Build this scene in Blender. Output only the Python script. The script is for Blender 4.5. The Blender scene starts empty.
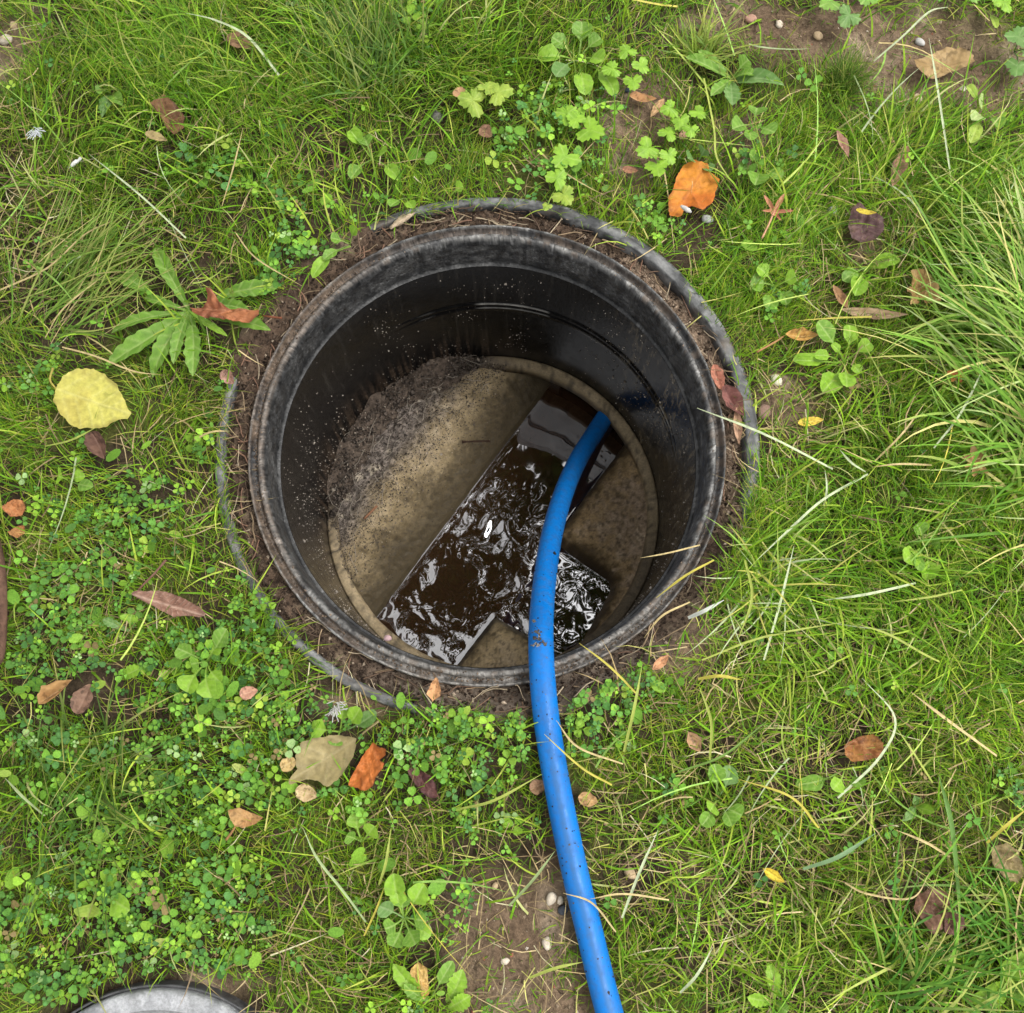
import bpy, math, random
import numpy as np
from mathutils import Vector
R = math.radians
rng = np.random.default_rng(7)
random.seed(7)
SC = bpy.context.scene
COL = SC.collection

# ---------------------------------------------------------------- camera, sky, sun, exposure
CAM = np.array([0.0326, -0.3614, 1.26]); TILT = R(12.5); FPX = 1000.0
cam_d = bpy.data.cameras.new('camera'); cam = bpy.data.objects.new('camera', cam_d); COL.objects.link(cam)
cam.location = CAM; cam.rotation_euler = (TILT, 0, 0)
cam_d.sensor_fit = 'HORIZONTAL'; cam_d.sensor_width = 36; cam_d.lens = 36 * FPX / 1024
cam_d.clip_start = 0.02; cam_d.clip_end = 200
SC.camera = cam
w = bpy.data.worlds.new('World'); SC.world = w; w.use_nodes = True
nt = w.node_tree; nt.nodes.clear()
sky = nt.nodes.new('ShaderNodeTexSky'); sky.sky_type = 'NISHITA'; sky.sun_disc = False
sky.sun_elevation = R(66); sky.sun_rotation = R(81); sky.dust_density = 4; sky.air_density = 1
hs = nt.nodes.new('ShaderNodeHueSaturation'); hs.inputs['Saturation'].default_value = 0.06
bg = nt.nodes.new('ShaderNodeBackground'); bg.inputs['Strength'].default_value = 0.15
wo = nt.nodes.new('ShaderNodeOutputWorld')
nt.links.new(sky.outputs[0], hs.inputs['Color']); nt.links.new(hs.outputs[0], bg.inputs[0]); nt.links.new(bg.outputs[0], wo.inputs[0])
sun_d = bpy.data.lights.new('sun', 'SUN'); sun_d.energy = 1.0; sun_d.angle = R(25); sun_d.color = (1, .965, .9)
sun = bpy.data.objects.new('sun', sun_d); COL.objects.link(sun)
sun.rotation_euler = Vector((-0.45, -0.06, -1.0)).to_track_quat('-Z', 'Y').to_euler()
SC.view_settings.view_transform = 'Standard'; SC.view_settings.look = 'None'
SC.view_settings.gamma = 1; SC.view_settings.use_curve_mapping = False
SC.view_settings.exposure = 1.33

# ---------------------------------------------------------------- helpers
def P(px, py, z=0.0):
    """point at height z seen at pixel (px, py)"""
    u = px - 512.0; v = 506.5 - py; c, s = math.cos(TILT), math.sin(TILT)
    d = np.array([u, v * c + FPX * s, v * s - FPX * c])
    t = (z - CAM[2]) / d[2]
    return CAM + d * t
def P2(px, py, z=0.0): return P(px, py, z)[:2]
MPP = 0.00129                                           # metres per pixel on the lawn

TAB = np.random.default_rng(3).random((256, 256))
def vn(x, y, sc, seed=0):
    x = np.asarray(x, float) * sc + seed * 17.3; y = np.asarray(y, float) * sc + seed * 9.1
    xi = np.floor(x).astype(int); yi = np.floor(y).astype(int); fx = x - xi; fy = y - yi
    fx = fx * fx * (3 - 2 * fx); fy = fy * fy * (3 - 2 * fy)
    g = lambda a, b: TAB[a & 255, b & 255]
    return (g(xi, yi) * (1 - fx) + g(xi + 1, yi) * fx) * (1 - fy) + (g(xi, yi + 1) * (1 - fx) + g(xi + 1, yi + 1) * fx) * fy
def fbm(x, y, sc, seed=0, o=4):
    t = 0; a = .5; n = 0
    for k in range(o):
        t = t + a * vn(x, y, sc * 2 ** k, seed + k); n += a; a *= .55
    return t / n
def sm(a, b, x):
    t = np.clip((x - a) / (b - a), 0, 1); return t * t * (3 - 2 * t)
def mixc(a, b, f):
    f = np.asarray(f)[..., None]; return np.asarray(a, float) * (1 - f) + np.asarray(b, float) * f
def lin(r, g, b):
    c = np.array([r, g, b]) / 255.; return np.where(c < .04045, c / 12.92, ((c + .055) / 1.055) ** 2.4)

def mesh(name, V, F, tint=None, smooth=True):
    """V (n,3), F (m,k) array or list of arrays of equal-size faces"""
    me = bpy.data.meshes.new(name); V = np.asarray(V, np.float32)
    Fs = F if isinstance(F, list) else [F]
    Fs = [np.asarray(f, np.int32) for f in Fs if len(f)]
    me.vertices.add(len(V)); me.vertices.foreach_set('co', V.ravel())
    nl = sum(f.size for f in Fs); npoly = sum(len(f) for f in Fs)
    me.loops.add(nl); me.loops.foreach_set('vertex_index', np.concatenate([f.ravel() for f in Fs]))
    me.polygons.add(npoly)
    tot = np.concatenate([np.full(len(f), f.shape[1], np.int32) for f in Fs])
    st = np.concatenate([[0], np.cumsum(tot)[:-1]]).astype(np.int32)
    me.polygons.foreach_set('loop_start', st)
    me.polygons.foreach_set('use_smooth', np.full(npoly, smooth, bool))
    me.update(calc_edges=True); me.validate()
    if tint is not None:
        t = np.asarray(tint, np.float32)
        if t.ndim == 1: t = np.tile(t, (len(V), 1))
        t = np.c_[t, np.ones(len(t), np.float32)]
        a = me.attributes.new('tint', 'FLOAT_COLOR', 'POINT'); a.data.foreach_set('color', np.clip(t, 0, 1).ravel())
    return me
def obj(name, me, mat, parent=None):
    o = bpy.data.objects.new(name, me); COL.objects.link(o)
    if mat is not None and not me.materials: me.materials.append(mat)
    if parent is not None: o.parent = parent; o.matrix_parent_inverse.translation = [-c for c in parent.location]
    return o
def tag(o, label=None, cat=None, group=None, kind=None):
    if label: o['label'] = label
    if cat: o['category'] = cat
    if group: o['group'] = group
    if kind: o['kind'] = kind
    return o
def empty(name, loc):
    o = bpy.data.objects.new(name, None); COL.objects.link(o); o.location = loc; o.empty_display_size = .02; return o
def grid_faces(n, m, wrap=False):
    """n rows of m verts"""
    i = np.arange(n - 1)[:, None]; j = np.arange(m if wrap else m - 1)[None]
    a = i * m + j; b = i * m + (j + 1) % m
    return np.stack([a, b, b + m, a + m], -1).reshape(-1, 4)
def lathe(prof, seg=256, a0=0, a1=2 * math.pi):
    prof = np.asarray(prof, float); full = abs(a1 - a0 - 2 * math.pi) < 1e-6
    th = np.linspace(a0, a1, seg, endpoint=not full)
    r = prof[:, 0][:, None]; z = np.broadcast_to(prof[:, 1][:, None], (len(prof), seg))
    V = np.stack([r * np.cos(th), r * np.sin(th), z], -1).reshape(-1, 3)
    return V, grid_faces(len(prof), seg, full)[:, ::-1], np.tile(th, len(prof)), np.repeat(np.arange(len(prof)), seg)
def tube(path, rad, seg=12, cap=True):
    path = np.asarray(path, float); n = len(path); rad = np.broadcast_to(np.asarray(rad, float), (n,))
    T = np.gradient(path, axis=0); T /= np.linalg.norm(T, axis=1)[:, None] + 1e-12
    up = np.array([0, 0, 1.]) if abs(T[0, 2]) < .9 else np.array([1., 0, 0])
    A = np.cross(T, up); A /= np.linalg.norm(A, axis=1)[:, None] + 1e-12; B = np.cross(A, T)
    th = np.linspace(0, 2 * math.pi, seg, endpoint=False)
    V = path[:, None] + rad[:, None, None] * (np.cos(th)[None, :, None] * A[:, None] + np.sin(th)[None, :, None] * B[:, None])
    F = [grid_faces(n, seg, True)]
    if cap: F.append(np.array([np.arange(seg)[::-1], (n - 1) * seg + np.arange(seg)]))
    return V.reshape(-1, 3), F
def spline(pts, n):
    pts = np.asarray(pts, float); k = len(pts)
    if k == 2: return pts[0] + (pts[1] - pts[0]) * np.linspace(0, 1, n)[:, None]
    q = np.vstack([2 * pts[0] - pts[1], pts, 2 * pts[-1] - pts[-2]])
    u = np.linspace(0, k - 1 - 1e-9, n); i = u.astype(int); f = (u - i)[:, None]
    a, b, c, d = q[i], q[i + 1], q[i + 2], q[i + 3]
    return .5 * (2 * b + (c - a) * f + (2 * a - 5 * b + 4 * c - d) * f ** 2 + (3 * b - a - 3 * c + d) * f ** 3)

# ---------------------------------------------------------------- materials
def new_mat(name):
    m = bpy.data.materials.new(name); m.use_nodes = True; t = m.node_tree
    return m, t, t.nodes['Principled BSDF'], t.nodes['Material Output']
def nd(t, typ, **kw):
    n = t.nodes.new(typ)
    for k, v in kw.items():
        if k in n.inputs: n.inputs[k].default_value = v
        else: setattr(n, k, v)
    return n
def tint_mat(name, rough=.8, spec=.3, var=.35, scale=200, bump=.3, bscale=300, dist=.002, rough2=None, translucent=0):
    m, t, b, out = new_mat(name); L = t.links.new
    at = nd(t, 'ShaderNodeAttribute', attribute_name='tint'); geo = nd(t, 'ShaderNodeNewGeometry')
    nz = nd(t, 'ShaderNodeTexNoise', Scale=scale, Detail=4.0, Roughness=.65); L(geo.outputs['Position'], nz.inputs['Vector'])
    mr = nd(t, 'ShaderNodeMapRange'); mr.inputs['From Min'].default_value = .3; mr.inputs['From Max'].default_value = .7
    mr.inputs['To Min'].default_value = 1 - var; mr.inputs['To Max'].default_value = 1 + var; L(nz.outputs['Fac'], mr.inputs['Value'])
    mul = nd(t, 'ShaderNodeVectorMath', operation='SCALE'); L(at.outputs['Color'], mul.inputs[0]); L(mr.outputs[0], mul.inputs['Scale'])
    L(mul.outputs[0], b.inputs['Base Color']); b.inputs['Roughness'].default_value = rough; b.inputs['Specular IOR Level'].default_value = spec
    if rough2 is not None:
        m2 = nd(t, 'ShaderNodeMapRange'); m2.inputs['From Min'].default_value = .35; m2.inputs['From Max'].default_value = .65
        m2.inputs['To Min'].default_value = rough2; m2.inputs['To Max'].default_value = rough; L(nz.outputs['Fac'], m2.inputs['Value']); L(m2.outputs[0], b.inputs['Roughness'])
    if bump:
        n2 = nd(t, 'ShaderNodeTexNoise', Scale=bscale, Detail=5.0, Roughness=.7); L(geo.outputs['Position'], n2.inputs['Vector'])
        bp = nd(t, 'ShaderNodeBump', Strength=bump, Distance=dist); L(n2.outputs['Fac'], bp.inputs['Height']); L(bp.outputs[0], b.inputs['Normal'])
    if translucent:
        tr = nd(t, 'ShaderNodeBsdfTranslucent'); L(mul.outputs[0], tr.inputs['Color'])
        mx = nd(t, 'ShaderNodeMixShader', Fac=translucent); L(b.outputs[0], mx.inputs[1]); L(tr.outputs[0], mx.inputs[2]); L(mx.outputs[0], out.inputs['Surface'])
    return m
M_GRASS = tint_mat('grass_blade', .5, .2, .15, 90, 0, translucent=.28)
M_CLOVER = tint_mat('clover_leaf', .55, .2, .25, 420, .25, 500, .0008, translucent=.25)
M_WEED = tint_mat('weed_leaf', .48, .25, .16, 160, .3, 420, .001, translucent=.25)
M_STRAW = tint_mat('dry_straw', .6, .3, .25, 150, 0, translucent=.1)
M_DEAD = tint_mat('dead_leaf', .62, .3, .2, 140, .35, 350, .0012, translucent=.15)
M_SOIL = tint_mat('soil', .95, .15, .45, 160, .9, 220, .006)
M_PLASTIC = tint_mat('grey_plastic', .66, .35, .6, 75, .5, 260, .0015, rough2=.35)
M_BLACK = tint_mat('black_plastic', .27, .11, .5, 60, .2, 160, .0012, rough2=.14)
M_CONC = tint_mat('concrete', .8, .3, .3, 260, .6, 330, .0025, rough2=.5)
M_STONE = tint_mat('stone', .85, .25, .2, 130, .4, 300, .0015)
M_BARK = tint_mat('bark', .85, .2, .35, 120, .7, 200, .003)

# ---------------------------------------------------------------- where things grow (ground coordinates)
BL = {
 'clover': [(302,268,45,32,1.3),(300,285,60,35,.8),(225,400,30,60,.6),(160,500,95,85,1),(130,640,150,95,1),(50,900,130,120,.8),(230,690,110,65,1),(180,770,150,60,.7),(420,740,100,50,1),(480,765,70,40,.7),
   (250,880,150,100,.75),(430,900,75,75,.6),(480,155,120,62,1),(330,195,95,55,.9),(240,180,60,45,.6),(690,235,45,27,1.1),(590,175,65,50,.7),(600,700,55,40,1),
   (640,690,60,30,.6),(490,722,60,30,.9),(745,260,60,50,.5),(820,230,60,60,.3),(430,30,80,40,.4),(60,380,60,50,.4),(720,790,60,40,.3),(20,700,60,80,.6),(150,900,90,60,.7),(40,980,80,60,.8)],
 'soil': [(505,955,62,80,1.3),(640,115,60,75,.9),(760,28,120,40,1),(900,65,120,70,1),(990,60,70,70,.9),(262,385,24,70,.8),(790,400,45,55,.75),(14,55,38,55,1.1),
   (215,985,45,18,.9),(738,150,35,60,.7),(350,705,45,18,.9),(690,860,35,40,.45),(905,890,45,40,.5),(865,245,35,40,.6),(700,640,60,35,.7),(660,680,50,30,.5),
   (560,820,18,90,.6),(1000,855,40,30,.5),(720,420,20,80,.5),(640,170,40,40,.6),(40,190,50,30,.4),(95,690,40,30,.4),(540,1010,80,40,.7)],
 'straw': [(90,255,130,60,1),(230,420,60,60,.9),(780,690,110,70,.8),(820,920,200,110,.9),(600,850,90,90,.7),(700,640,60,50,1.2),(290,970,90,50,.6),(860,240,70,60,.9),(790,420,60,70,.8),
   (60,560,80,60,.7),(30,180,60,120,.6),(960,800,80,80,.6),(400,840,70,60,.5)],
 'lush': [(150,120,190,110,.7),(420,60,150,65,.8),(880,480,150,110,.6),(960,220,110,130,1),(800,640,130,70,.5),(250,40,200,60,.6),(780,210,90,60,.5),(880,940,120,90,.6),(70,790,130,45,.7),(960,600,100,120,.5),
   (760,255,80,70,.6),(840,85,30,30,.6),(760,600,90,60,.4)],
}
def field(name, x, y, base=0.):
    v = np.full(np.shape(x), base, float)
    for (px, py, rx, ry, wt) in BL[name]:
        c = P2(px, py); v += wt * np.exp(-(((x - c[0]) / (rx * MPP)) ** 2 + ((y - c[1]) / (ry * MPP)) ** 2) * 1.2)
    return v
R_IN = .356
def hidden(th):
    d = np.degrees(th) % 360
    h = sm(113, 122, d) * (1 - sm(160, 170, d)) + sm(250, 262, d) * (1 - sm(340, 352, d))
    return h
def ground_h(x, y):
    r = np.hypot(x, y); th = np.arctan2(y, x)
    h = (fbm(x, y, 7, 1, 3) - .5) * .022 + (fbm(x, y, 45, 5, 3) - .5) * .012
    k = sm(.36, .46, r)
    edge = .017 * hidden(th) - .002
    return h * (.25 + .75 * k) + edge * (1 - sm(.36, .45, r))
LID = P2(152, 1160); LID_R = .192
PRESS = []                                             # (x, y, r): where something lies on the sward
def press_mask(x, y):
    f = np.ones(len(x))
    for (a, b, r) in PRESS:
        near = (np.abs(x - a) < r) & (np.abs(y - b) < r)
        f[near] = np.minimum(f[near], sm(.65, 1.05, np.hypot(x[near] - a, y[near] - b) / r))
    return f
def free(x, y): return (np.hypot(x, y) > R_IN - .014) & (np.hypot(x - LID[0], y - LID[1]) > LID_R + .008)

# ---------------------------------------------------------------- ground
def build_ground():
    seg = 420
    rr = np.r_[np.arange(R_IN, 1.15, .0075), 1.15 * 1.13 ** np.arange(0, 24)]
    th = np.linspace(0, 2 * math.pi, seg, endpoint=False)
    r, t = np.meshgrid(rr, th, indexing='ij'); x = r * np.cos(t); y = r * np.sin(t)
    z = ground_h(x, y); z[0] = np.minimum(z[0], z[0]) ; 
    z = np.where(np.hypot(x - LID[0], y - LID[1]) < LID_R + .01, np.minimum(z, -.012), z)
    soil = np.clip(field('soil', x, y) + (fbm(x, y, 12, 9) - .5) * .8, 0, 1)
    brown = mixc((.085, .054, .033), (.20, .142, .092), fbm(x, y, 30, 11))
    light = mixc(brown, (.32, .25, .175), sm(.5, .8, fbm(x, y, 22, 21)) * .7)
    moss = mixc(mixc((.026, .019, .011), (.07, .05, .03), fbm(x, y, 60, 15)), (.085, .095, .02), sm(.5, .68, fbm(x, y, 14, 16)) * .8)
    c = mixc(moss, light, sm(.15, .7, soil))
    far = sm(.85, 1.25, r); c = mixc(c, mixc((.045, .085, .015), (.11, .15, .03), fbm(x, y, 25, 31, 4)), far)
    V = np.stack([x, y, z], -1).reshape(-1, 3)
    o = obj('ground', mesh('ground', V, grid_faces(len(rr), seg, True)[:, ::-1], c.reshape(-1, 3)), M_SOIL)
    tag(o, kind='structure')
build_ground()

# ---------------------------------------------------------------- the chamber
ZB = -.415; ZW = -.500; RS = .284
def build_chamber():
    ch = tag(empty('inspection_chamber', (0, 0, 0)), 'open round black drain chamber sunk in the lawn with a blue hose inside', 'manhole')
    # outer frame ring
    V, F, th, k = lathe([(.3425, -.05), (.3428, -.002), (.3440, .0035), (.3460, .0052), (.3515, .0056), (.3545, .0042), (.3560, .001), (.3565, -.05)], 360)
    wob = (vn(np.cos(th) * 2, np.sin(th) * 2, 2, 3) - .5) * .003; V[:, 0] *= 1 + wob; V[:, 1] *= 1 + wob
    V[:, 2] += (vn(np.cos(th), np.sin(th), 1.5, 8) - .4) * .005
    n = fbm(th * 9, k * .7, 2, 41); c = mixc((.035, .036, .037), (.155, .155, .15), sm(.3, .7, n))
    dr = np.degrees(th) % 360; rt = np.maximum(1 - sm(60, 95, dr), sm(340, 352, dr)); V[:, :2] *= (1 - .0055 / .345 * rt * np.interp(k, [0, 3, 6], [1, 1, 0]))[:, None]; V[:, 2] += .002 * rt * (k > 1) * (k < 7)
    c = mixc(c, (.07, .052, .035), sm(.55, .75, fbm(th * 5, k * .2, 2, 47)) * .7)
    obj('frame_ring', mesh('frame_ring', V, F, c), M_PLASTIC, ch)
    # inner lip
    prof = [(.3118, -.05), (.3116, .004), (.3110, .0066), (.3098, .0072), (.3084, .0066), (.3078, .0012), (.3050, -.0035), (.3010, -.0040), (.2996, .0005), (.2988, .0036), (.2960, .0044), (.2932, .0034),
            (.2910, -.004), (.2898, -.009)] + [(.2896 - .001 * i / 22, -.0115 - .05 * i / 22) for i in range(23)] + [(.2866, -.0635), (.2845, -.0645)]
    al = np.r_[0, np.cumsum(np.hypot(*np.diff(np.array(prof), axis=0).T))]
    V, F, th, k = lathe(prof, 1500)
    V[:, 2] += (vn(np.cos(th) * 1.3, np.sin(th) * 1.3, 3, 12) - .5) * .002
    d = np.degrees(th) % 360
    n = fbm(V[:, 0], V[:, 1], 60, 44); n2 = fbm(th * 40, V[:, 2] * 60, 1.0, 45)
    c = mixc((.016, .016, .017), (.055, .055, .055), n)
    ridge = ((k >= 9) & (k <= 11)) | ((k >= 2) & (k <= 4)); c = mixc(c, mixc((.035, .034, .033), (.15, .145, .135), sm(.3, .7, n)), ridge * (.42 + .5 * sm(.35, .6, fbm(th * 7, k * 0., 1, 46))))
    groove = (k >= 5) & (k <= 8); left = sm(110, 140, d) * (1 - sm(205, 225, d))
    c = mixc(c, mixc((.075, .052, .036), (.15, .11, .078), n), groove * (.35 + .6 * left) * sm(.3, .5, fbm(th * 6, k * 0., 1, 5)))
    c = mixc(c, (.12, .09, .066), left * ridge * .5)
    wall = k >= 12
    dust = mixc((.016, .016, .016), (.085, .083, .079), sm(.25, .75, fbm(th * 9, V[:, 2] * 40, 1.5, 51, 5)) * np.clip(.35 + .9 * fbm(np.cos(th) * 2, np.sin(th) * 2, 1.3, 53, 2) - .25 * left, .15, 1))
    c = mixc(c, dust, wall * .85); c = mixc(c, (.02, .02, .02), wall * sm(.56, .68, fbm(th * 20, V[:, 2] * 9, 1.2, 55, 3)) * .8)
    bot = sm(225, 250, d) * (1 - sm(310, 335, d)); c = mixc(c, mixc((.085, .078, .07), (.21, .195, .175), n2), bot * (1 - wall) * .7)
    sl = al[k]; tr = th * .295; sp = fbm(tr, sl, 480, 303, 3); c = mixc(c, c * .35, sm(.55, .68, sp)); c = mixc(c, np.minimum(c * 2.2 + .015, .34), sm(.60, .74, fbm(tr, sl * 1.6, 300, 311, 3)) * .7)
    c = mixc(c, (.10, .075, .055), sm(.57, .66, fbm(tr, sl, 70, 317, 4)) * .55 * (~wall)); V[:, :2] *= (1 + (fbm(th * 60, k * .9, 1, 321, 2) - .5) * .0022 * (k > 1) * (k < 13))[:, None]; V[:, 2] += (fbm(th * 80, k * .9, 1, 325, 2) - .5) * .0012
    obj('lip_ring', mesh('lip_ring', V, F, c), M_PLASTIC, ch)
    # shaft wall with faint moulded rings
    zs = np.r_[np.linspace(-.064, -.185, 22), -.187, -.1885, -.191, -.193, -.203, -.205, -.2065, -.209, np.linspace(-.22, -.445, 34)]
    rr = np.full(len(zs), RS); 
    rr[-3:] = RS
    V, F, th, k = lathe(np.c_[rr, zs], 900)
    arc = sm(5, 25, np.degrees(th) % 360) * (1 - sm(105, 125, np.degrees(th) % 360)) * np.where((k == 23) | (k == 24), .0022, np.where((k == 27) | (k == 28), .0016, 0)); V[:, :2] *= (1 - arc / RS)[:, None]
    n = fbm(th * 8, V[:, 2] * 25, 1.5, 61); s = fbm(th * 60, V[:, 2] * 10, 1, 66)
    c = mixc((.002, .002, .0023), (.008, .0078, .0075), n)
    c = mixc(c, (.03, .027, .023), sm(.60, .8, s) * .6)
    ring = ((k == 23) | (k == 24) | (k == 27)); c = mixc(c, (.23, .22, .20), ring * (arc > .001) * sm(.45, .62, vn(th * 5, k * 0., 1, 71)) * .8)
    tan_s = sm(.50, .64, fbm(th * 30, V[:, 2] * 7, 1, 69, 3)) * np.maximum(1 - sm(25, 60, np.degrees(th) % 360), sm(290, 330, np.degrees(th) % 360)) * sm(.5, .6, fbm(th * 90, V[:, 2] * 90, 1, 70, 2)); c = mixc(c, (.12, .095, .06), tan_s * .8)
    dd = np.degrees(th) % 360
    low = sm(-.26, -.38, V[:, 2]) * sm(70, 110, dd) * (1 - sm(200, 240, dd)); c = mixc(c, mixc((.03, .02, .014), (.07, .05, .035), n), low * sm(.4, .6, s))
    obj('shaft_wall', mesh('shaft_wall', V, F, c), M_BLACK, ch)
    # white and tan specks of grit stuck on the wall
    nS = 8000; a = rng.random(nS) * 2 * math.pi; zz = -.07 - rng.random(nS) ** .8 * .34; kk = rng.random(nS) < (.12 + .88 * sm(.48, .70, fbm(a * 4, zz * 9, 1, 201, 3))) * .6; a, zz = a[kk], zz[kk]; nS = len(a)
    q = rng.uniform(.0004, .0011, nS) * np.where(rng.random(nS) < .04, 2.2, 1)
    x, y = (RS - .0006) * np.cos(a), (RS - .0006) * np.sin(a)
    colr = mixc((.07, .055, .042), (.42, .37, .31), rng.random(nS) ** 2.2)
    Vc, Fc, Tc = crumbs(x, y, zz, q, colr)
    tag(obj('wall_grit', mesh('wall_grit', Vc, Fc, Tc, False), M_STONE, ch), kind='stuff')
    # concrete base
    base = obj('concrete_base', None_base(), M_CONC, ch)
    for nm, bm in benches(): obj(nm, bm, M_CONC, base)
    V, F, th, k = lathe([(.2838, -.440), (.2836, ZB - .001), (.281, ZB), (.272, ZB - .0005), (.2665, ZB - .003), (.2650, ZB - .010), (.2655, -.445), (.2838, -.4455)], 300)
    V[:, :2] *= (1 + (vn(th * 14, k * .3, 2, 77)[:, None] - .5) * .006 * (k[:, None] > 1) * (k[:, None] < 6))
    n = fbm(V[:, 0], V[:, 1], 50, 81); c = mixc((.15, .112, .06), (.36, .28, .17), n)
    c = mixc(c, (.035, .028, .02), sm(.6, .7, fbm(V[:, 0], V[:, 1], 160, 83, 2)) * .7)
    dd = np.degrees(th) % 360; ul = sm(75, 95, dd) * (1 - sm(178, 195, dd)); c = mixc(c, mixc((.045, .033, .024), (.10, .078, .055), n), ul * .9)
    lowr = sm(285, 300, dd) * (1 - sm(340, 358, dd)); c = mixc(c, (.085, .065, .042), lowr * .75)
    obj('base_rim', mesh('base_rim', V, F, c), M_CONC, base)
    return ch

def crumbs(x, y, z, s, col, flat=.75):
    """little irregular eight-sided lumps"""
    n = len(x); T = np.array([[1, 0, 0], [0, 1, 0], [-1, 0, 0], [0, -1, 0], [0, 0, 1], [0, 0, -1]], float)
    F0 = np.array([[0, 1, 4], [1, 2, 4], [2, 3, 4], [3, 0, 4], [1, 0, 5], [2, 1, 5], [3, 2, 5], [0, 3, 5]])
    J = T[None] * (1 + rng.uniform(-.35, .45, (n, 6, 1))) + rng.uniform(-.25, .25, (n, 6, 3))
    J[:, :, 2] *= flat; a = rng.random(n) * 6.283; c, si = np.cos(a)[:, None], np.sin(a)[:, None]
    X = J[:, :, 0] * c - J[:, :, 1] * si; Y = J[:, :, 0] * si + J[:, :, 1] * c
    V = np.stack([X, Y, J[:, :, 2]], -1) * np.asarray(s)[:, None, None] + np.stack([x, y, z], -1)[:, None]
    F = (F0[None] + (np.arange(n) * 6)[:, None, None]).reshape(-1, 3)
    return V.reshape(-1, 3), F, np.repeat(np.asarray(col), 6, axis=0)

# channel edges, from the waterline
A1, A2 = P2(382, 611, ZW), P2(550, 386, ZW)
B1, B2 = P2(459, 663, ZW), P2(622, 445, -.465)
C1, C2 = P2(560, 547, ZW), P2(614, 585, ZW)
D1, D2 = P2(499, 618, ZW), P2(531, 638, ZW)
E1, E2 = P2(616, 582, ZW), P2(577, 650, ZW)
def half(p, q, inside):
    t = (q - p) / np.linalg.norm(q - p); n = np.array([-t[1], t[0]])
    if np.dot(inside - p, n) < 0: n = -n
    return lambda x, y: (x - p[0]) * n[0] + (y - p[1]) * n[1]
Lb, Rb, Bb = P2(400, 480, ZW), P2(630, 520, ZW), P2(505, 660, ZW)
dL = half(A1, A2, Lb); dR = half(B1, B2, Rb); dU = half(C1, C2, Rb); dD = half(D1, D2, Bb); dE = half(E1, E2, P2(650, 620, ZW))
def None_base():
    V, F, th, k = lathe([(.001, -.575), (.12, -.572), (.2835, -.57), (.2842, -.44)], 200)
    # leave openings where the pipes enter
    ang = th[F[:, 0]]; keep = np.ones(len(F), bool)
    for a, pr in PIPES:
        da = np.abs((ang - a + math.pi) % (2 * math.pi) - math.pi); keep &= ~((da < pr / .284) & (k[F].max(1) >= 3))
    n = fbm(V[:, 0], V[:, 1], 30, 3)
    return mesh('channel_bed', V, F[keep], mixc((.03, .022, .013), (.07, .05, .03), n))
mdir = (A2 - A1) / np.linalg.norm(A2 - A1); bdir = (C2 - C1) / np.linalg.norm(C2 - C1)
def ang_of(pt, d):
    b = np.dot(pt, d); t = -b + math.sqrt(b * b - np.dot(pt, pt) + .284 ** 2); q = pt + d * t; return math.atan2(q[1], q[0])
midm = (A1 + A2 + B1 + B2) / 4; midb = (C1 + C2 + D1 + D2) / 4
PIPES = [(ang_of(midm, mdir), .066), (ang_of(midm, -mdir), .066), (ang_of(midb, bdir), .055)]
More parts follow.
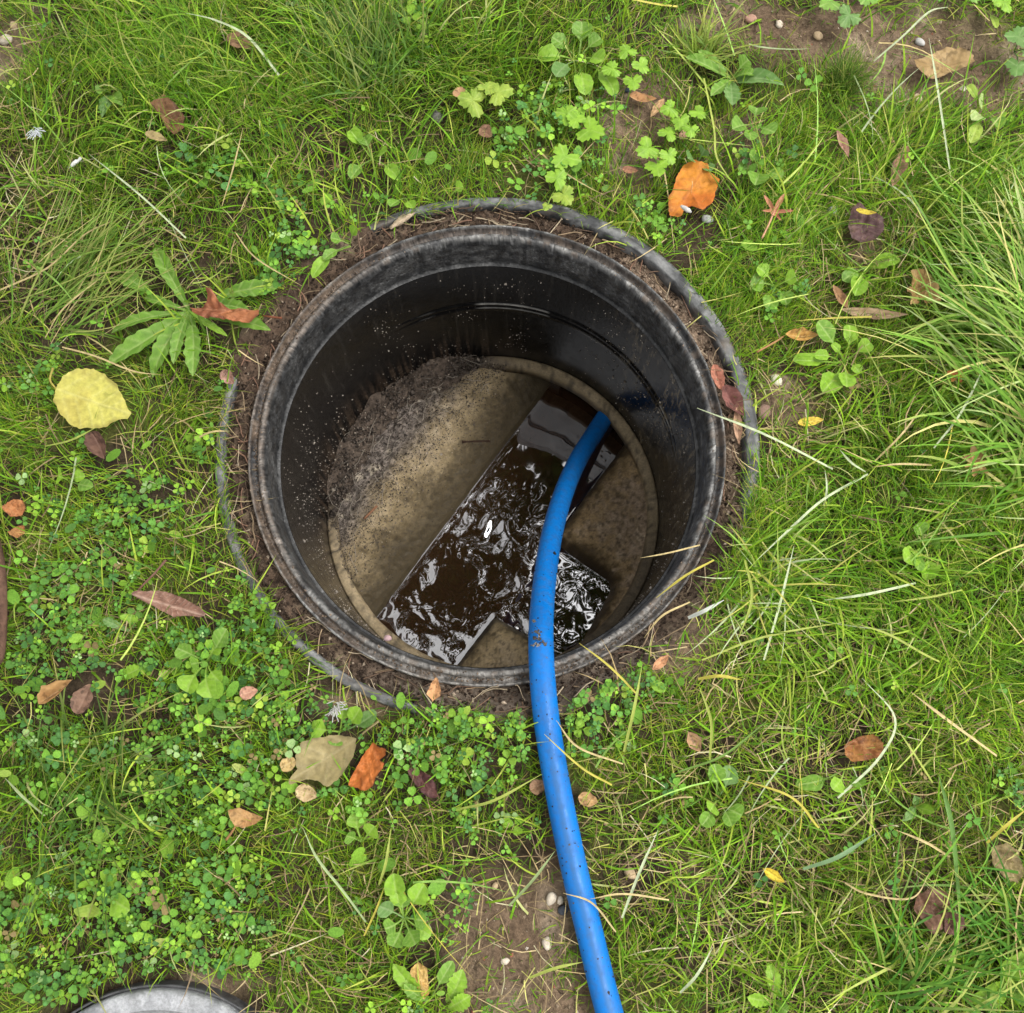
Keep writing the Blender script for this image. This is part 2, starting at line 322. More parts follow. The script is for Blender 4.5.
def benches():
    out = []
    g = np.arange(-.284, .2841, .0024); X, Y = np.meshgrid(g, g, indexing='ij')
    rad = np.hypot(X, Y)
    def smin(a, b, k=.012): h = np.clip(.5 + .5 * (b - a) / k, 0, 1); return b * (1 - h) + a * h - k * h * (1 - h)
    l = dL(X, Y); r = smin(dR(X, Y), -smin(-dU(X, Y), -dE(X, Y), .02), .014); b = smin(dR(X, Y), dD(X, Y))
    bmask = dU(X, Y) < 0
    profL = ([-.04, -.012, -.001, .006, .03, .06, .085, .105, .15, .4], [-.572, -.54, -.503, -.490, -.472, -.451, -.434, -.426, -.421, -.419])
    profR = ([-.04, -.006, .0, .004, .010, .03, .07, .12, .4], [-.572, -.53, -.502, -.478, -.458, -.444, -.432, -.424, -.420])
    for nm, d, pr, sel in (('bench', l, profL, None), ('bench', r, profR, ~((dD(X, Y) > -.01) & (dE(X, Y) < -.005))), ('bench', b, profR, bmask & (dE(X, Y) < .004))):
        dd = d + (fbm(X, Y, 25, 17) - .5) * .006
        z = np.interp(dd, *pr); z += (fbm(X, Y, 30, 23) - .5) * .008 * sm(.01, .05, d) + (fbm(X, Y, 120, 29, 3) - .5) * .006 * sm(.0, .02, d)
        z = np.where(rad > .262, np.minimum(z, ZB - .004), z)
        keep = (d > -.036) & (rad < .2825)
        if sel is not None: keep &= sel
        n1 = fbm(X, Y, 20, 31); n2 = fbm(X, Y, 90, 37)
        tan = mixc((.14, .10, .05), (.36, .275, .15), n2 * .5 + n1 * .5)
        dirt = mixc((.045, .036, .030), (.235, .195, .165), sm(.25, .75, fbm(X, Y, 170, 43, 3)) * .75 + .25 * n1)
        if d is l: f = sm(.085, .125, d + (n1 - .5) * .09 + (n2 - .5) * .07)
        elif d is r: f = sm(.0, .085, d + (n1 - .5) * .10 + (n2 - .5) * .16) * .6
        else: f = sm(.0, .10, d + (n2 - .5) * .10) * .4
        c = mixc(tan, dirt, f)
        c = mixc(c, (.50, .43, .32), f * sm(.62, .74, fbm(X, Y, 60, 53)) * .6); c = mixc(c, (.03, .022, .015), sm(.60, .70, fbm(X, Y, 210, 57, 2)) * .55)
        c = mixc(c, (.040, .029, .014), (1 - sm(*((.022, .112) if d is l else (.0, .03)), d + (n2 - .5) * .035 + (n1 - .5) * .03)) * .92)     # algae at the waterline; left slope's shade painted in further up
        if d is l: c = mixc(c, mixc((.24, .18, .10), (.50, .39, .23), n2), .6 * np.exp(-((d - .098 + (n1 - .5) * .05) / .026) ** 2) * sm(.25, .55, n1 * .5 + n2 * .5))
        if d is r: c = c * np.array([1.32, 1.22, 1.12])  # colour lifted to offset the shaft wall's shade on this bench
        idx = -np.ones(X.shape, int); idx[keep] = np.arange(keep.sum())
        q = np.stack([idx[:-1, :-1], idx[1:, :-1], idx[1:, 1:], idx[:-1, 1:]], -1).reshape(-1, 4); q = q[(q >= 0).all(1)]
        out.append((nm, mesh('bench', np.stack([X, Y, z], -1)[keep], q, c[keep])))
    return out
CH = build_chamber()
def build_pipes():
    for a, pr in PIPES:
        d = np.array([math.cos(a), math.sin(a)]); dirv = mdir if abs(np.dot(d, mdir)) > .75 and a != PIPES[2][0] else bdir
        if np.dot(dirv, d) < 0: dirv = -dirv
        s = d * .283; path = [np.r_[s + dirv * t, -.495] for t in np.linspace(0, .4, 6)]
        V, F = tube(path, pr + .004, 28, False)
        end = np.arange(28) + 5 * 28
        obj('outlet_pipe', mesh('outlet_pipe', V, [F[0], end[None]], (.02, .018, .016)), M_BLACK, CH)
build_pipes()

# water
def build_water():
    m, t, b, out = new_mat('channel_water'); L = t.links.new
    b.inputs['Base Color'].default_value = (.026, .012, .006, 1); b.inputs['Roughness'].default_value = .022; b.inputs['IOR'].default_value = 2.75
    g = np.arange(-.2835, .2836, .0018); X, Y = np.meshgrid(g, g, indexing='ij'); keep = np.hypot(X, Y) < .2832
    idx = -np.ones(X.shape, int); idx[keep] = np.arange(keep.sum()); F = np.stack([idx[:-1, :-1], idx[1:, :-1], idx[1:, 1:], idx[:-1, 1:]], -1).reshape(-1, 4); F = F[(F >= 0).all(1)]
    me_v = np.c_[X[keep], Y[keep], np.full(keep.sum(), ZW)]
    x, y = me_v[:, 0], me_v[:, 1]
    u = x * mdir[0] + y * mdir[1]; v = -x * mdir[1] + y * mdir[0]
    wx = fbm(u, v, 14, 91, 3) - .5; wy = fbm(u, v, 14, 95, 3) - .5
    uu = u + wx * .11; vv = v + wy * .08
    h = (fbm(uu, vv * 1.5, 14, 101, 2) - .5) * .0052 * sm(.34, .62, fbm(u, v, 9, 131, 2)) + (fbm(uu * .8, vv, 60, 111, 2) - .5) * .0004
    calm = 1 - .88 * sm(.03, .12, u) - .7 * np.exp(-((x - P2(585, 620, ZW)[0]) ** 2 + (y - P2(585, 620, ZW)[1]) ** 2) / .045 ** 2)
    mx0 = lambda v: np.maximum(-v, 0)
    ed = np.minimum(np.abs(dL(x, y)), np.minimum(np.hypot(mx0(dR(x, y)), mx0(dD(x, y))), np.hypot(mx0(dR(x, y)), mx0(dU(x, y)))))
    me_v[:, 2] += h * np.clip(calm, .06, 1) + .0010 * np.exp(-ed / .005)
    o = obj('water', mesh('water', me_v, F), m); tag(o, kind='structure')
build_water()

# soil lying in the trough between the two rings
def build_trough():
    seg = 720; rr = np.r_[.3070, np.linspace(.3105, .3615, 22)]
    th = np.linspace(0, 2 * math.pi, seg, endpoint=False); r, t = np.meshgrid(rr, th, indexing='ij')
    x, y = r * np.cos(t), r * np.sin(t); h = hidden(t); d = np.degrees(t) % 360
    z = -.006 + (fbm(x, y, 40, 7, 3) - .5) * .018
    right = np.maximum(1 - sm(30, 70, d), sm(330, 350, d)); z -= .011 * right
    z = z + .022 * h * sm(.318, .342, r)
    z = np.where((r > .336) & (h < .5), np.minimum(z, -.012), z); z[-1] -= .02 * (1 - h[-1] * 0); z[0] -= .012; z[1] -= .004
    n = fbm(x, y, 80, 13, 3); c = mixc(mixc((.040, .025, .017), (.13, .088, .06), n), (.20, .15, .10), sm(.55, .75, fbm(x, y, 24, 15, 3)) * .7)
    sand = mixc((.15, .10, .068), (.34, .25, .175), n); fs = np.maximum(1 - sm(48, 66, d), sm(338, 352, d)) * (.35 + .65 * sm(350, 361, np.where(d < 180, 360 + d, d)))
    c = mixc(c, sand, fs * .9); grey = sm(235, 255, d) * (1 - sm(300, 320, d)); c = mixc(c, mixc((.10, .08, .062), (.20, .165, .13), n), grey * .6)
    o = obj('trough_soil', mesh('trough_soil', np.stack([x, y, z], -1).reshape(-1, 3), grid_faces(len(rr), seg, True)[:, ::-1], c.reshape(-1, 3)), M_SOIL); tag(o, kind='structure')
    n = 4200; a = rng.random(n) * 6.283; rr = rng.uniform(.3125, .342, n); x, y = rr * np.cos(a), rr * np.sin(a); d = np.degrees(a) % 360
    z = -.006 + (fbm(x, y, 40, 7, 3) - .5) * .018 - .011 * np.maximum(1 - sm(30, 70, d), sm(330, 350, d)) + .022 * hidden(a) * sm(.318, .342, rr)
    sandy = (d < 55) | (d > 345)
    c = np.where((sandy & (rng.random(n) < .8))[:, None], mixc((.16, .11, .075), (.42, .32, .23), rng.random(n)), mixc((.028, .018, .013), (.12, .085, .06), rng.random(n) ** 1.5))
    c = np.where((rng.random(n) < .03)[:, None], (.38, .30, .22), c)
    V, F, T = crumbs(x, y, z + .001, rng.uniform(.0008, .0028, n), c)
    tag(obj('soil_crumbs', mesh('soil_crumbs', V, F, T, False), M_SOIL), 'loose brown crumbs of soil in the gap between the two rings', kind='stuff')
build_trough()

def build_litter():
    Vs = []; Fs = []; Ts = []; off = 0
    for i in range(260):
        a = random.random() * 6.283; r0 = random.uniform(.314, .345); z0 = -.004 + .022 * float(hidden(np.array(a))) * float(sm(.318, .342, r0)) + random.uniform(.001, .007)
        hd = a + 1.57 + random.gauss(0, .8); p = [np.array([r0 * math.cos(a), r0 * math.sin(a), z0])]
        for s in range(4): hd += random.uniform(-.35, .35); p.append(p[-1] + np.array([math.cos(hd), math.sin(hd), random.uniform(-.12, .12)]) * random.uniform(.004, .013))
        p = np.array(p); q = np.hypot(p[:, 0], p[:, 1]); f = np.clip(q, .312, .352) / q; p[:, 0] *= f; p[:, 1] *= f
        V, F = tube(p, random.uniform(.0004, .0011), 4, False); Vs.append(V); Fs.append(F[0] + off); off += len(V)
        Ts.append(np.tile(np.array(random.choice([(.24, .17, .10), (.13, .08, .05), (.34, .27, .18), (.08, .05, .032), (.20, .11, .07)])) * random.uniform(.7, 1.2), (len(V), 1)))
    tag(obj('root_litter', mesh('root_litter', np.vstack(Vs), np.vstack(Fs), np.vstack(Ts)), M_STRAW), 'dry roots and straw bits lying in the soil between the two rings', kind='stuff')
build_litter()
def build_lip_dust():
    n = 2600; a = rng.random(n) * 6.283; d = np.degrees(a) % 360; left = sm(100, 140, d) * (1 - sm(215, 250, d)); bot = sm(230, 255, d) * (1 - sm(320, 345, d))
    k = rng.random(n) < .18 + .8 * np.maximum(left, bot * .7); a = a[k]; n = len(a); r = np.where(rng.random(n) < .75, rng.uniform(.3005, .3078, n), rng.uniform(.2925, .311, n))
    z = np.interp(r, [.2925, .2988, .3005, .3075, .3084, .311], [.004, .0045, -.0035, -.0025, .0075, .0078])
    V, F, T = crumbs(r * np.cos(a), r * np.sin(a), z, rng.uniform(.0004, .0016, n), mixc((.06, .042, .03), (.24, .18, .13), rng.random(n)))
    tag(obj('lip_dust', mesh('lip_dust', V, F, T, False), M_SOIL), 'dusty soil specks lying on the inner rim of the chamber', kind='stuff')
build_lip_dust()

# dark soil washed onto the left bench and heaped along the wall
def build_debris():
    n = 15000; a = np.radians(rng.uniform(85, 215, n)); rr = .283 - np.abs(rng.normal(0, .022, n)) - rng.random(n) ** 3 * .12
    k = rng.random(n) < .45; rr = np.where(k, rng.uniform(.03, .27, n), rr); x, y = rr * np.cos(a), rr * np.sin(a)
    ok = (dL(x, y) > .07 + rng.normal(0, .025, n)); x, y, rr, a = x[ok], y[ok], rr[ok], a[ok]; n = len(x)
    d = np.degrees(a) % 360; heap = sm(88, 105, d) * (1 - sm(165, 190, d)) * sm(.238, .284, rr) * .046
    c = mixc((.026, .021, .017), (.17, .137, .113), rng.random(n) ** 1.3); c = np.where((rng.random(n) < .05)[:, None], (.34, .29, .23), c)
    V, F, T = crumbs(x, y, -.418 + heap * rng.random(n) ** .6 + .001, rng.uniform(.0004, .0013, n) * np.where(heap > .01, 1.7, 1) * np.where(rng.random(n) < .04, 1.8, 1), c)
    # heap body
    seg = 160; th = np.radians(np.linspace(84, 196, seg)); rs = np.linspace(.238, .2835, 12); r2, t2 = np.meshgrid(rs, th, indexing='ij'); dg = np.degrees(t2)
    xx, yy = r2 * np.cos(t2), r2 * np.sin(t2)
    zz = -.424 + (sm(88, 105, dg) * (1 - sm(165, 190, dg)) * sm(.236, .284, r2) * .046) * (.25 + 1.3 * fbm(xx, yy, 34, 3)) + (fbm(xx, yy, 120, 8, 2) - .5) * .01 - .03 * (1 - sm(88, 112, dg) * (1 - sm(165, 190, dg)))
    c2 = mixc((.035, .026, .02), (.17, .13, .10), fbm(xx, yy, 130, 9, 3)); off = len(V)
    V = np.vstack([V, np.stack([xx, yy, zz], -1).reshape(-1, 3)]); T = np.vstack([T, c2.reshape(-1, 3)])
    o = obj('silt', mesh('silt', V, [F, grid_faces(12, seg)[:, ::-1] + off], T, True), M_SOIL)
    tag(o, 'dark loose silt and soil on the left concrete bench of the chamber', kind='stuff')
    # fine roots and fibres along the heap
    Vs = []; Fs = []; Ts = []; off = 0
    for i in range(90):
        a = R(random.uniform(88, 200)); r0 = random.uniform(.19, .278); z0 = -.412 + .04 * max(0, (r0 - .24) / .045) * (1 if a < R(180) else .3)
        p = [np.array([r0 * math.cos(a), r0 * math.sin(a), z0])]; hd = a + random.uniform(1.0, 2.1)
        for s in range(4): hd += random.uniform(-.6, .6); p.append(p[-1] + np.array([math.cos(hd), math.sin(hd), random.uniform(-.25, .25)]) * random.uniform(.004, .012))
        p = np.array(p); rr = np.hypot(p[:, 0], p[:, 1]); f = np.minimum(1, .2825 / rr); p[:, 0] *= f; p[:, 1] *= f
        if dL(p[0, 0], p[0, 1]) < .07: continue
        V, F = tube(p, .0005, 4, False); Vs.append(V); Fs.append(F[0] + off); off += len(V); Ts.append(np.tile(mixc((.05, .04, .03), (.30, .26, .21), random.random() ** 2), (len(V), 1)))
    tag(obj('root_fibres', mesh('root_fibres', np.vstack(Vs), np.vstack(Fs), np.vstack(Ts)), M_STRAW), 'fine pale root fibres on the heap of silt', kind='stuff')
build_debris()
# rusty nail and a bark chip on the bench
def small_rod(name, p, q, r, col, label, cat, head=None):
    pts = spline([p, (np.array(p) + q) / 2 + np.array([0, 0, .001]), q], 7); rad = np.full(7, r)
    if head: rad[0] = r * head; rad[-1] = r * 1.6
    V, F = tube(pts, rad, 8); o = obj(name, mesh(name, V, F, col), M_BARK); tag(o, label, cat); return o
small_rod('rusty_pin', P(462, 442, -.416), P(490, 441, -.422), .0016, (.030, .016, .010), 'short dark rusty pin lying on the tan edge of the left bench', 'pin', 1.9)
small_rod('bark_chip', P(364, 519, -.412), P(377, 506, -.412), .0022, (.22, .11, .06), 'small reddish bark chip on the dark silt of the left bench', 'bark chip')

# ---------------------------------------------------------------- hose
def build_hose():
    pts = []
    for px, py, z in [(609, 411, -.452), (594, 434, -.415), (578, 460, -.36), (564, 492, -.285), (553, 530, -.195), (546, 570, -.115), (542, 610, -.045), (541, 645, .008), (543, 685, .030), (548, 730, .032), (559, 795, .026), (574, 868, .023), (589, 930, .022), (606, 1000, .022), (632, 1090, .022), (675, 1210, .022), (740, 1350, .022), (840, 1520, .022)]:
        pts.append(P(px, py, z))
    d = np.r_[mdir * .9, -.10]; e = pts[0]; pts = [e + d * .2, e + d * .06 + np.array([0, 0, -.006])] + pts
    path = spline(pts, 360); seg = 32; V, F = tube(path, .0158, seg)
    m, t, b, out = new_mat('blue_hose'); L = t.links.new
    geo = nd(t, 'ShaderNodeNewGeometry'); at = nd(t, 'ShaderNodeAttribute', attribute_name='tint')
    nz = nd(t, 'ShaderNodeTexNoise', Scale=95.0, Detail=6.0, Roughness=.72); L(geo.outputs['Position'], nz.inputs['Vector'])
    mr = nd(t, 'ShaderNodeMapRange'); mr.inputs['From Min'].default_value = .46; mr.inputs['From Max'].default_value = .76; mr.inputs['To Max'].default_value = .55; L(nz.outputs['Fac'], mr.inputs['Value'])
    mx = nd(t, 'ShaderNodeMix', data_type='RGBA'); L(mr.outputs[0], mx.inputs[0]); L(at.outputs['Color'], mx.inputs[6]); mx.inputs[7].default_value = (.045, .06, .085, 1)
    L(mx.outputs[2], b.inputs['Base Color'])
    r2 = nd(t, 'ShaderNodeMapRange'); r2.inputs['From Min'].default_value = .35; r2.inputs['From Max'].default_value = .7; r2.inputs['To Min'].default_value = .33; r2.inputs['To Max'].default_value = .65; L(nz.outputs['Fac'], r2.inputs['Value']); L(r2.outputs[0], b.inputs['Roughness'])
    b.inputs['Specular IOR Level'].default_value = .22
    n2 = nd(t, 'ShaderNodeTexNoise', Scale=70.0, Detail=4.0); L(geo.outputs['Position'], n2.inputs['Vector']); bp = nd(t, 'ShaderNodeBump', Strength=.25, Distance=.002); L(n2.outputs['Fac'], bp.inputs['Height']); L(bp.outputs[0], b.inputs['Normal'])
    i = np.repeat(np.arange(360), seg); j = np.tile(np.arange(seg), 360)
    c = mixc((.0012, .102, .36), (.0025, .142, .45), fbm(i * .05, j * .2, 1, 4))
    streak = np.exp(-((j - 9.5 - 2 * np.sin(i * .02)) / 1.3) ** 2) * sm(.35, .6, vn(i * .03, j * 0., 1, 6)) * (i > 130)
    c = mixc(c, (.035, .085, .16), streak * .6)
    o = obj('water_hose', mesh('water_hose', V, F, c), m); tag(o, 'thick blue rubber hose running over the rim down into the drain chamber', 'hose')
    n = 34
    ctr = P(540, 640, .028)
    q = rng.normal(0, 1, (n, 2)) * np.array([.0045, .010]); pos = ctr + np.c_[q, np.zeros(n)]; pos[:, 2] = ctr[2] - .0005
    c = mixc((.03, .027, .024), (.22, .20, .18), rng.random(n) ** 1.5); V, F, T = crumbs(pos[:, 0], pos[:, 1], pos[:, 2], rng.uniform(.001, .003, n), c)
    tag(obj('mud_clump', mesh('mud_clump', V, F, T, False), M_SOIL), 'small grey clump of mud stuck on the hose above the rim', 'mud')
    n = 150; i0 = rng.integers(110, 330, n); T = np.gradient(path, axis=0)[i0]; T /= np.linalg.norm(T, axis=1)[:, None]; A = np.cross(T, [0, 0, 1]); A /= np.linalg.norm(A, axis=1)[:, None]; Bn = np.cross(A, T)
    an = rng.uniform(.2, 2.9, n); q = path[i0] + (A * np.cos(an)[:, None] + Bn * np.sin(an)[:, None]) * .0158
    V, F, T2 = crumbs(q[:, 0], q[:, 1], q[:, 2], rng.uniform(.0004, .0013, n) * np.where(rng.random(n) < .08, 2, 1), mixc((.015, .013, .012), (.16, .14, .12), rng.random(n) ** 2))
    tag(obj('hose_dirt', mesh('hose_dirt', V, F, T2, False), M_SOIL), 'specks of dirt stuck along the blue hose', kind='stuff')
    return path
HOSE = build_hose()
for p in HOSE[::3]:
    if np.hypot(p[0], p[1]) > .33: PRESS.append((p[0], p[1], .027))

# ---------------------------------------------------------------- the second cover, the branch
def build_lid():
    z0 = ground_h(LID[0], LID[1] + .19) * 0 + .012
    e = tag(empty('drain_cover', (LID[0], LID[1], z0)), 'weathered pale grey round drain cover at the bottom left edge of the lawn', 'drain cover')
    def tr(V): V[:, :2] *= 1.09; V[:, 0] += LID[0]; V[:, 1] += LID[1]; V[:, 2] += z0; return V
    V, F, th, k = lathe([(.1706, -.03), (.1705, -.004), (.1698, -.002), (.168, -.002), (.1672, -.02)], 200)
    obj('cover_frame', mesh('cover_frame', tr(V), F, (.06, .06, .062)), M_PLASTIC, e)
    V, F, th, k = lathe([(.1665, -.03), (.1662, .002), (.1645, .006), (.160, .0075), (.1478, .0075), (.1466, .0055), (.1450, .0055), (.1438, .008), (.09, .009), (.0002, .009)], 240)
    n = fbm(V[:, 0], V[:, 1], 26, 3); n2 = fbm(V[:, 0], V[:, 1], 90, 6); c = mixc((.12, .125, .13), (.38, .384, .39), sm(.2, .7, n * .5 + n2 * .5))
    c = mixc(c, (.10, .105, .10), sm(.55, .7, n) * .6); c = mixc(c, (.08, .08, .08), ((k == 5) | (k == 6)) * .6)
    obj('cover_plate', mesh('cover_plate', tr(V), F, c), M_CONC, e)
build_lid()
def build_branch():
    pts = spline([P(-14, 520, .03), P(-8, 570, .03), P(-7, 610, .03), P(-9, 650, .03), P(-14, 668, .028)], 60)
    rad = .0155 * np.interp(np.linspace(0, 1, 60), [0, .04, .2, .8, .96, 1], [.4, .8, 1, 1.05, .85, .4]); V, F = tube(pts, rad, 20)
    i = np.repeat(np.arange(60), 20); j = np.tile(np.arange(20), 60); n = fbm(i * .08, j * .9, 1, 5)
    V += (n[:, None] - .5) * .004
    c = mixc((.045, .024, .016), (.17, .095, .065), n)
    tag(obj('fallen_branch', mesh('fallen_branch', V, F, c), M_BARK), 'piece of brown bark covered branch at the left edge of the lawn', 'branch')
    PRESS.append((P2(-5, 600)[0], P2(-5, 600)[1], .03))
build_branch()

# ---------------------------------------------------------------- leaves
def pr_ovate(t): return np.sin(np.pi * np.clip(t, 0, 1) ** .78) ** .75
def pr_round(t): return np.sqrt(np.clip(1 - (2 * np.clip(t, 0, 1) - 1) ** 2, 0, 1)) ** .85 * (1.05 - .1 * t)
def pr_lance(t): return np.sin(np.pi * np.clip(t, 0, 1) ** .9) ** .9
def pr_dand(t): return (np.clip(t, 0, 1) ** .75 * (1 - np.clip(t, 0, 1) ** 5)) * (.80 + .2 * np.abs(np.sin(t * 21)) ) * 1.15 + .03
def pr_spoon(t): return np.where(t < .45, .10, 0.10 + .90 * np.sqrt(np.clip(1 - ((t - .72) / .28) ** 2, 0, 1)) * sm(.40, .62, t))
def pr_delta(t): return np.interp(t, [0, .06, .3, .55, .72, .8, .9, 1], [.10, .28, .62, .95, 1.0, .66, .22, .0])
def leaf_mesh(base, tip, w, prof, cols, fold=.15, curl=.0, side=0., rough=.05, n=34, m=15, veins=6, vein_k=.8, lift=(0, 0), roll=0., seed=0, patch=.5, twist=0.):
    """base, tip: 3-D points; w: full width in metres; cols = (main, second, vein)"""
    base = np.asarray(base, float); tip = np.asarray(tip, float); d = tip - base; Ln = np.linalg.norm(d[:2]); hd = d[:2] / Ln; nr = np.array([-hd[1], hd[0]])
    t = np.linspace(0, 1, n)[:, None] * np.ones((1, m)); s = np.ones((n, 1)) * np.linspace(-1, 1, m)[None]
    half_w = np.broadcast_to(prof(t), t.shape) * w / 2 * (1 + (fbm(t * 8, np.sign(s) * 3 + t, 1, seed, 3) - .5) * .4)
    a = s * half_w; ph = twist * t + roll
    cr = np.abs(s) * half_w * fold * 2
    A = a * np.cos(ph); H = a * np.sin(ph) + cr
    H = H + curl * Ln * ((2 * t - 1) ** 2) + lift[0] * (1 - t) + lift[1] * t ** 2
    H = H + (fbm(t * Ln, a + seed, 55, seed, 3) - .5) * rough * w * 4
    mid = np.exp(-(s * half_w / (w * .035)) ** 2); vp = (t * veins - np.abs(s) * half_w / w * 2 * vein_k) % 1
    vein = np.clip(mid + .7 * np.exp(-((vp - .5) / .10) ** 2) * (np.abs(s) > .08), 0, 1) if veins else mid
    H = H - vein * w * .012
    sd = side * Ln * np.sin(np.pi * t)
    X = base[0] + hd[0] * Ln * t + nr[0] * (A + sd); Y = base[1] + hd[1] * Ln * t + nr[1] * (A + sd); Z = base[2] + (tip[2] - base[2]) * t + H
    c = mixc(cols[0], cols[1], np.clip(sm(.35, .75, fbm(t * 2.2, s * 1.1 + 5, 2.2, seed + 3, 3)) * patch * 2, 0, 1)); c = mixc(c, cols[2], vein * .6)
    if cols[0][0] > cols[0][1]: c = mixc(c, np.array(cols[1]) * .4, np.clip(sm(.60, .68, fbm(t * 5, s * 2 + seed, 1.5, seed + 8, 3)) * .7 + sm(.75, 1, np.abs(s)) * sm(.45, .65, fbm(t * 4, s + 3, 1.5, seed + 6)) * .5, 0, .8))
    return mesh('leaf', np.stack([X, Y, Z], -1).reshape(-1, 3), grid_faces(n, m), c.reshape(-1, 3))
def polar_leaf(center, size, heading, rf, cols, cup=.15, seed=0, rough=.05, tilt=(0, 0), K=72, rings=9, nv=5):
    ph = np.linspace(-math.pi, math.pi, K, endpoint=False); rr = np.linspace(.02, 1, rings)[:, None]
    r = rr * rf(ph)[None] * size * (1 + (vn(ph * 3, ph * 0, 2, seed) - .5)[None] * .15); x = r * np.cos(ph); y = r * np.sin(ph)
    z = cup * size * (rr * np.ones(K)[None]) ** 2 + (fbm(x, y, 60, seed, 3) - .5) * rough * size * 4 + tilt[0] * x + tilt[1] * y
    c, s = math.cos(heading), math.sin(heading)
    V = np.stack([center[0] + x * c - y * s, center[1] + x * s + y * c, center[2] + z], -1).reshape(-1, 3)
    vein = np.exp(-((np.abs(((ph * nv / (2 * math.pi) + .5) % 1) - .5) / .035)) ** 2)[None] * np.ones((rings, 1))
    col = mixc(cols[0], cols[1], sm(.35, .7, fbm(x / size, y / size, 2, seed + 5))); col = mixc(col, cols[2], vein * .55)
    return mesh('leaf', V, grid_faces(rings, K, True), col.reshape(-1, 3))
def rf_lobed(p):
    return (.58 + .42 * np.abs(np.cos(1.5 * p)) ** .8 + .07 * np.cos(15 * p)) * (1 - .55 * np.exp(-((np.abs(p) - math.pi) / .35) ** 2))
def rf_maple(p):
    v = .22 * np.ones_like(p)
    for a, h in ((0, 1), (1.05, .85), (-1.05, .85), (2.1, .55), (-2.1, .55)):
        dlt = np.abs((p - a + math.pi) % (2 * math.pi) - math.pi); v = np.maximum(v, h * np.exp(-(dlt / .30) ** 1.3))
    return v
def rf_oak(p): return (.62 + .22 * np.cos(7 * p) + .12 * np.cos(2 * p))
def gz(px, py, up): q = P2(px, py, up); return P(px, py, float(ground_h(q[0], q[1])) + up)

YEL = (.66, .62, .15), (.58, .50, .12), (.74, .70, .30)
ORA = (.66, .27, .035), (.55, .17, .02), (.45, .15, .02)
def fallen(base, tip, w, prof, cols, label, stalk=None, up=.027, cat='leaf', grp='fallen leaves on the lawn', stalk_col=(.30, .16, .06), **kw):
    h = (base[0] * 7.3 + base[1] * 3.1) % 1.0; kw['fold'] = kw.get('fold', .15) * 1.3 + .08; kw['curl'] = kw.get('curl', .03) + .05 + .08 * h; kw['roll'] = kw.get('roll', 0) + (h - .5) * .6; kw['rough'] = kw.get('rough', .05) * 1.5 + .02
    b, t = gz(*base, up), gz(*tip, up); me = leaf_mesh(b, t, w * MPP, prof, cols, **kw)
    c = (b + t) / 2; rad = max(np.linalg.norm((t - b)[:2]), w * MPP) / 2
    n = max(1, int(np.linalg.norm((t - b)[:2]) / (w * MPP) + .5))
    for i in range(n): q = b + (t - b) * (i + .5) / n; PRESS.append((q[0], q[1], max(.012, min(rad, w * MPP * .62))))
    if stalk:
        e = tag(empty('fallen_leaf', c), label, cat, grp); obj('leaf_blade', me, M_DEAD, e)
        pts = [b] + [gz(*q, up + .006) for q in stalk]; V, F = tube(spline(pts, 10), np.linspace(.0011, .0016, 10), 6)
        obj('stalk', mesh('stalk', V, F, stalk_col), M_DEAD, e)
    else:
        tag(obj('fallen_leaf', me, M_DEAD), label, cat, grp)
def fallen_polar(ctr, size, heading, rf, cols, label, up=.03, grp='fallen leaves on the lawn', stalk=None, **kw):
    c = gz(*ctr, up); me = polar_leaf(c, size * MPP, R(heading), rf, cols, **kw); PRESS.append((c[0], c[1], size * MPP * .8))
    if stalk:
        e = tag(empty('fallen_leaf', c), label, 'leaf', grp); obj('leaf_blade', me, M_DEAD, e)
        V, F = tube(spline([c] + [gz(*q, up + .004) for q in stalk], 8), .0013, 6); obj('stalk', mesh('stalk', V, F, cols[2]), M_DEAD, e)
    else: tag(obj('fallen_leaf', me, M_DEAD), label, 'leaf', grp)

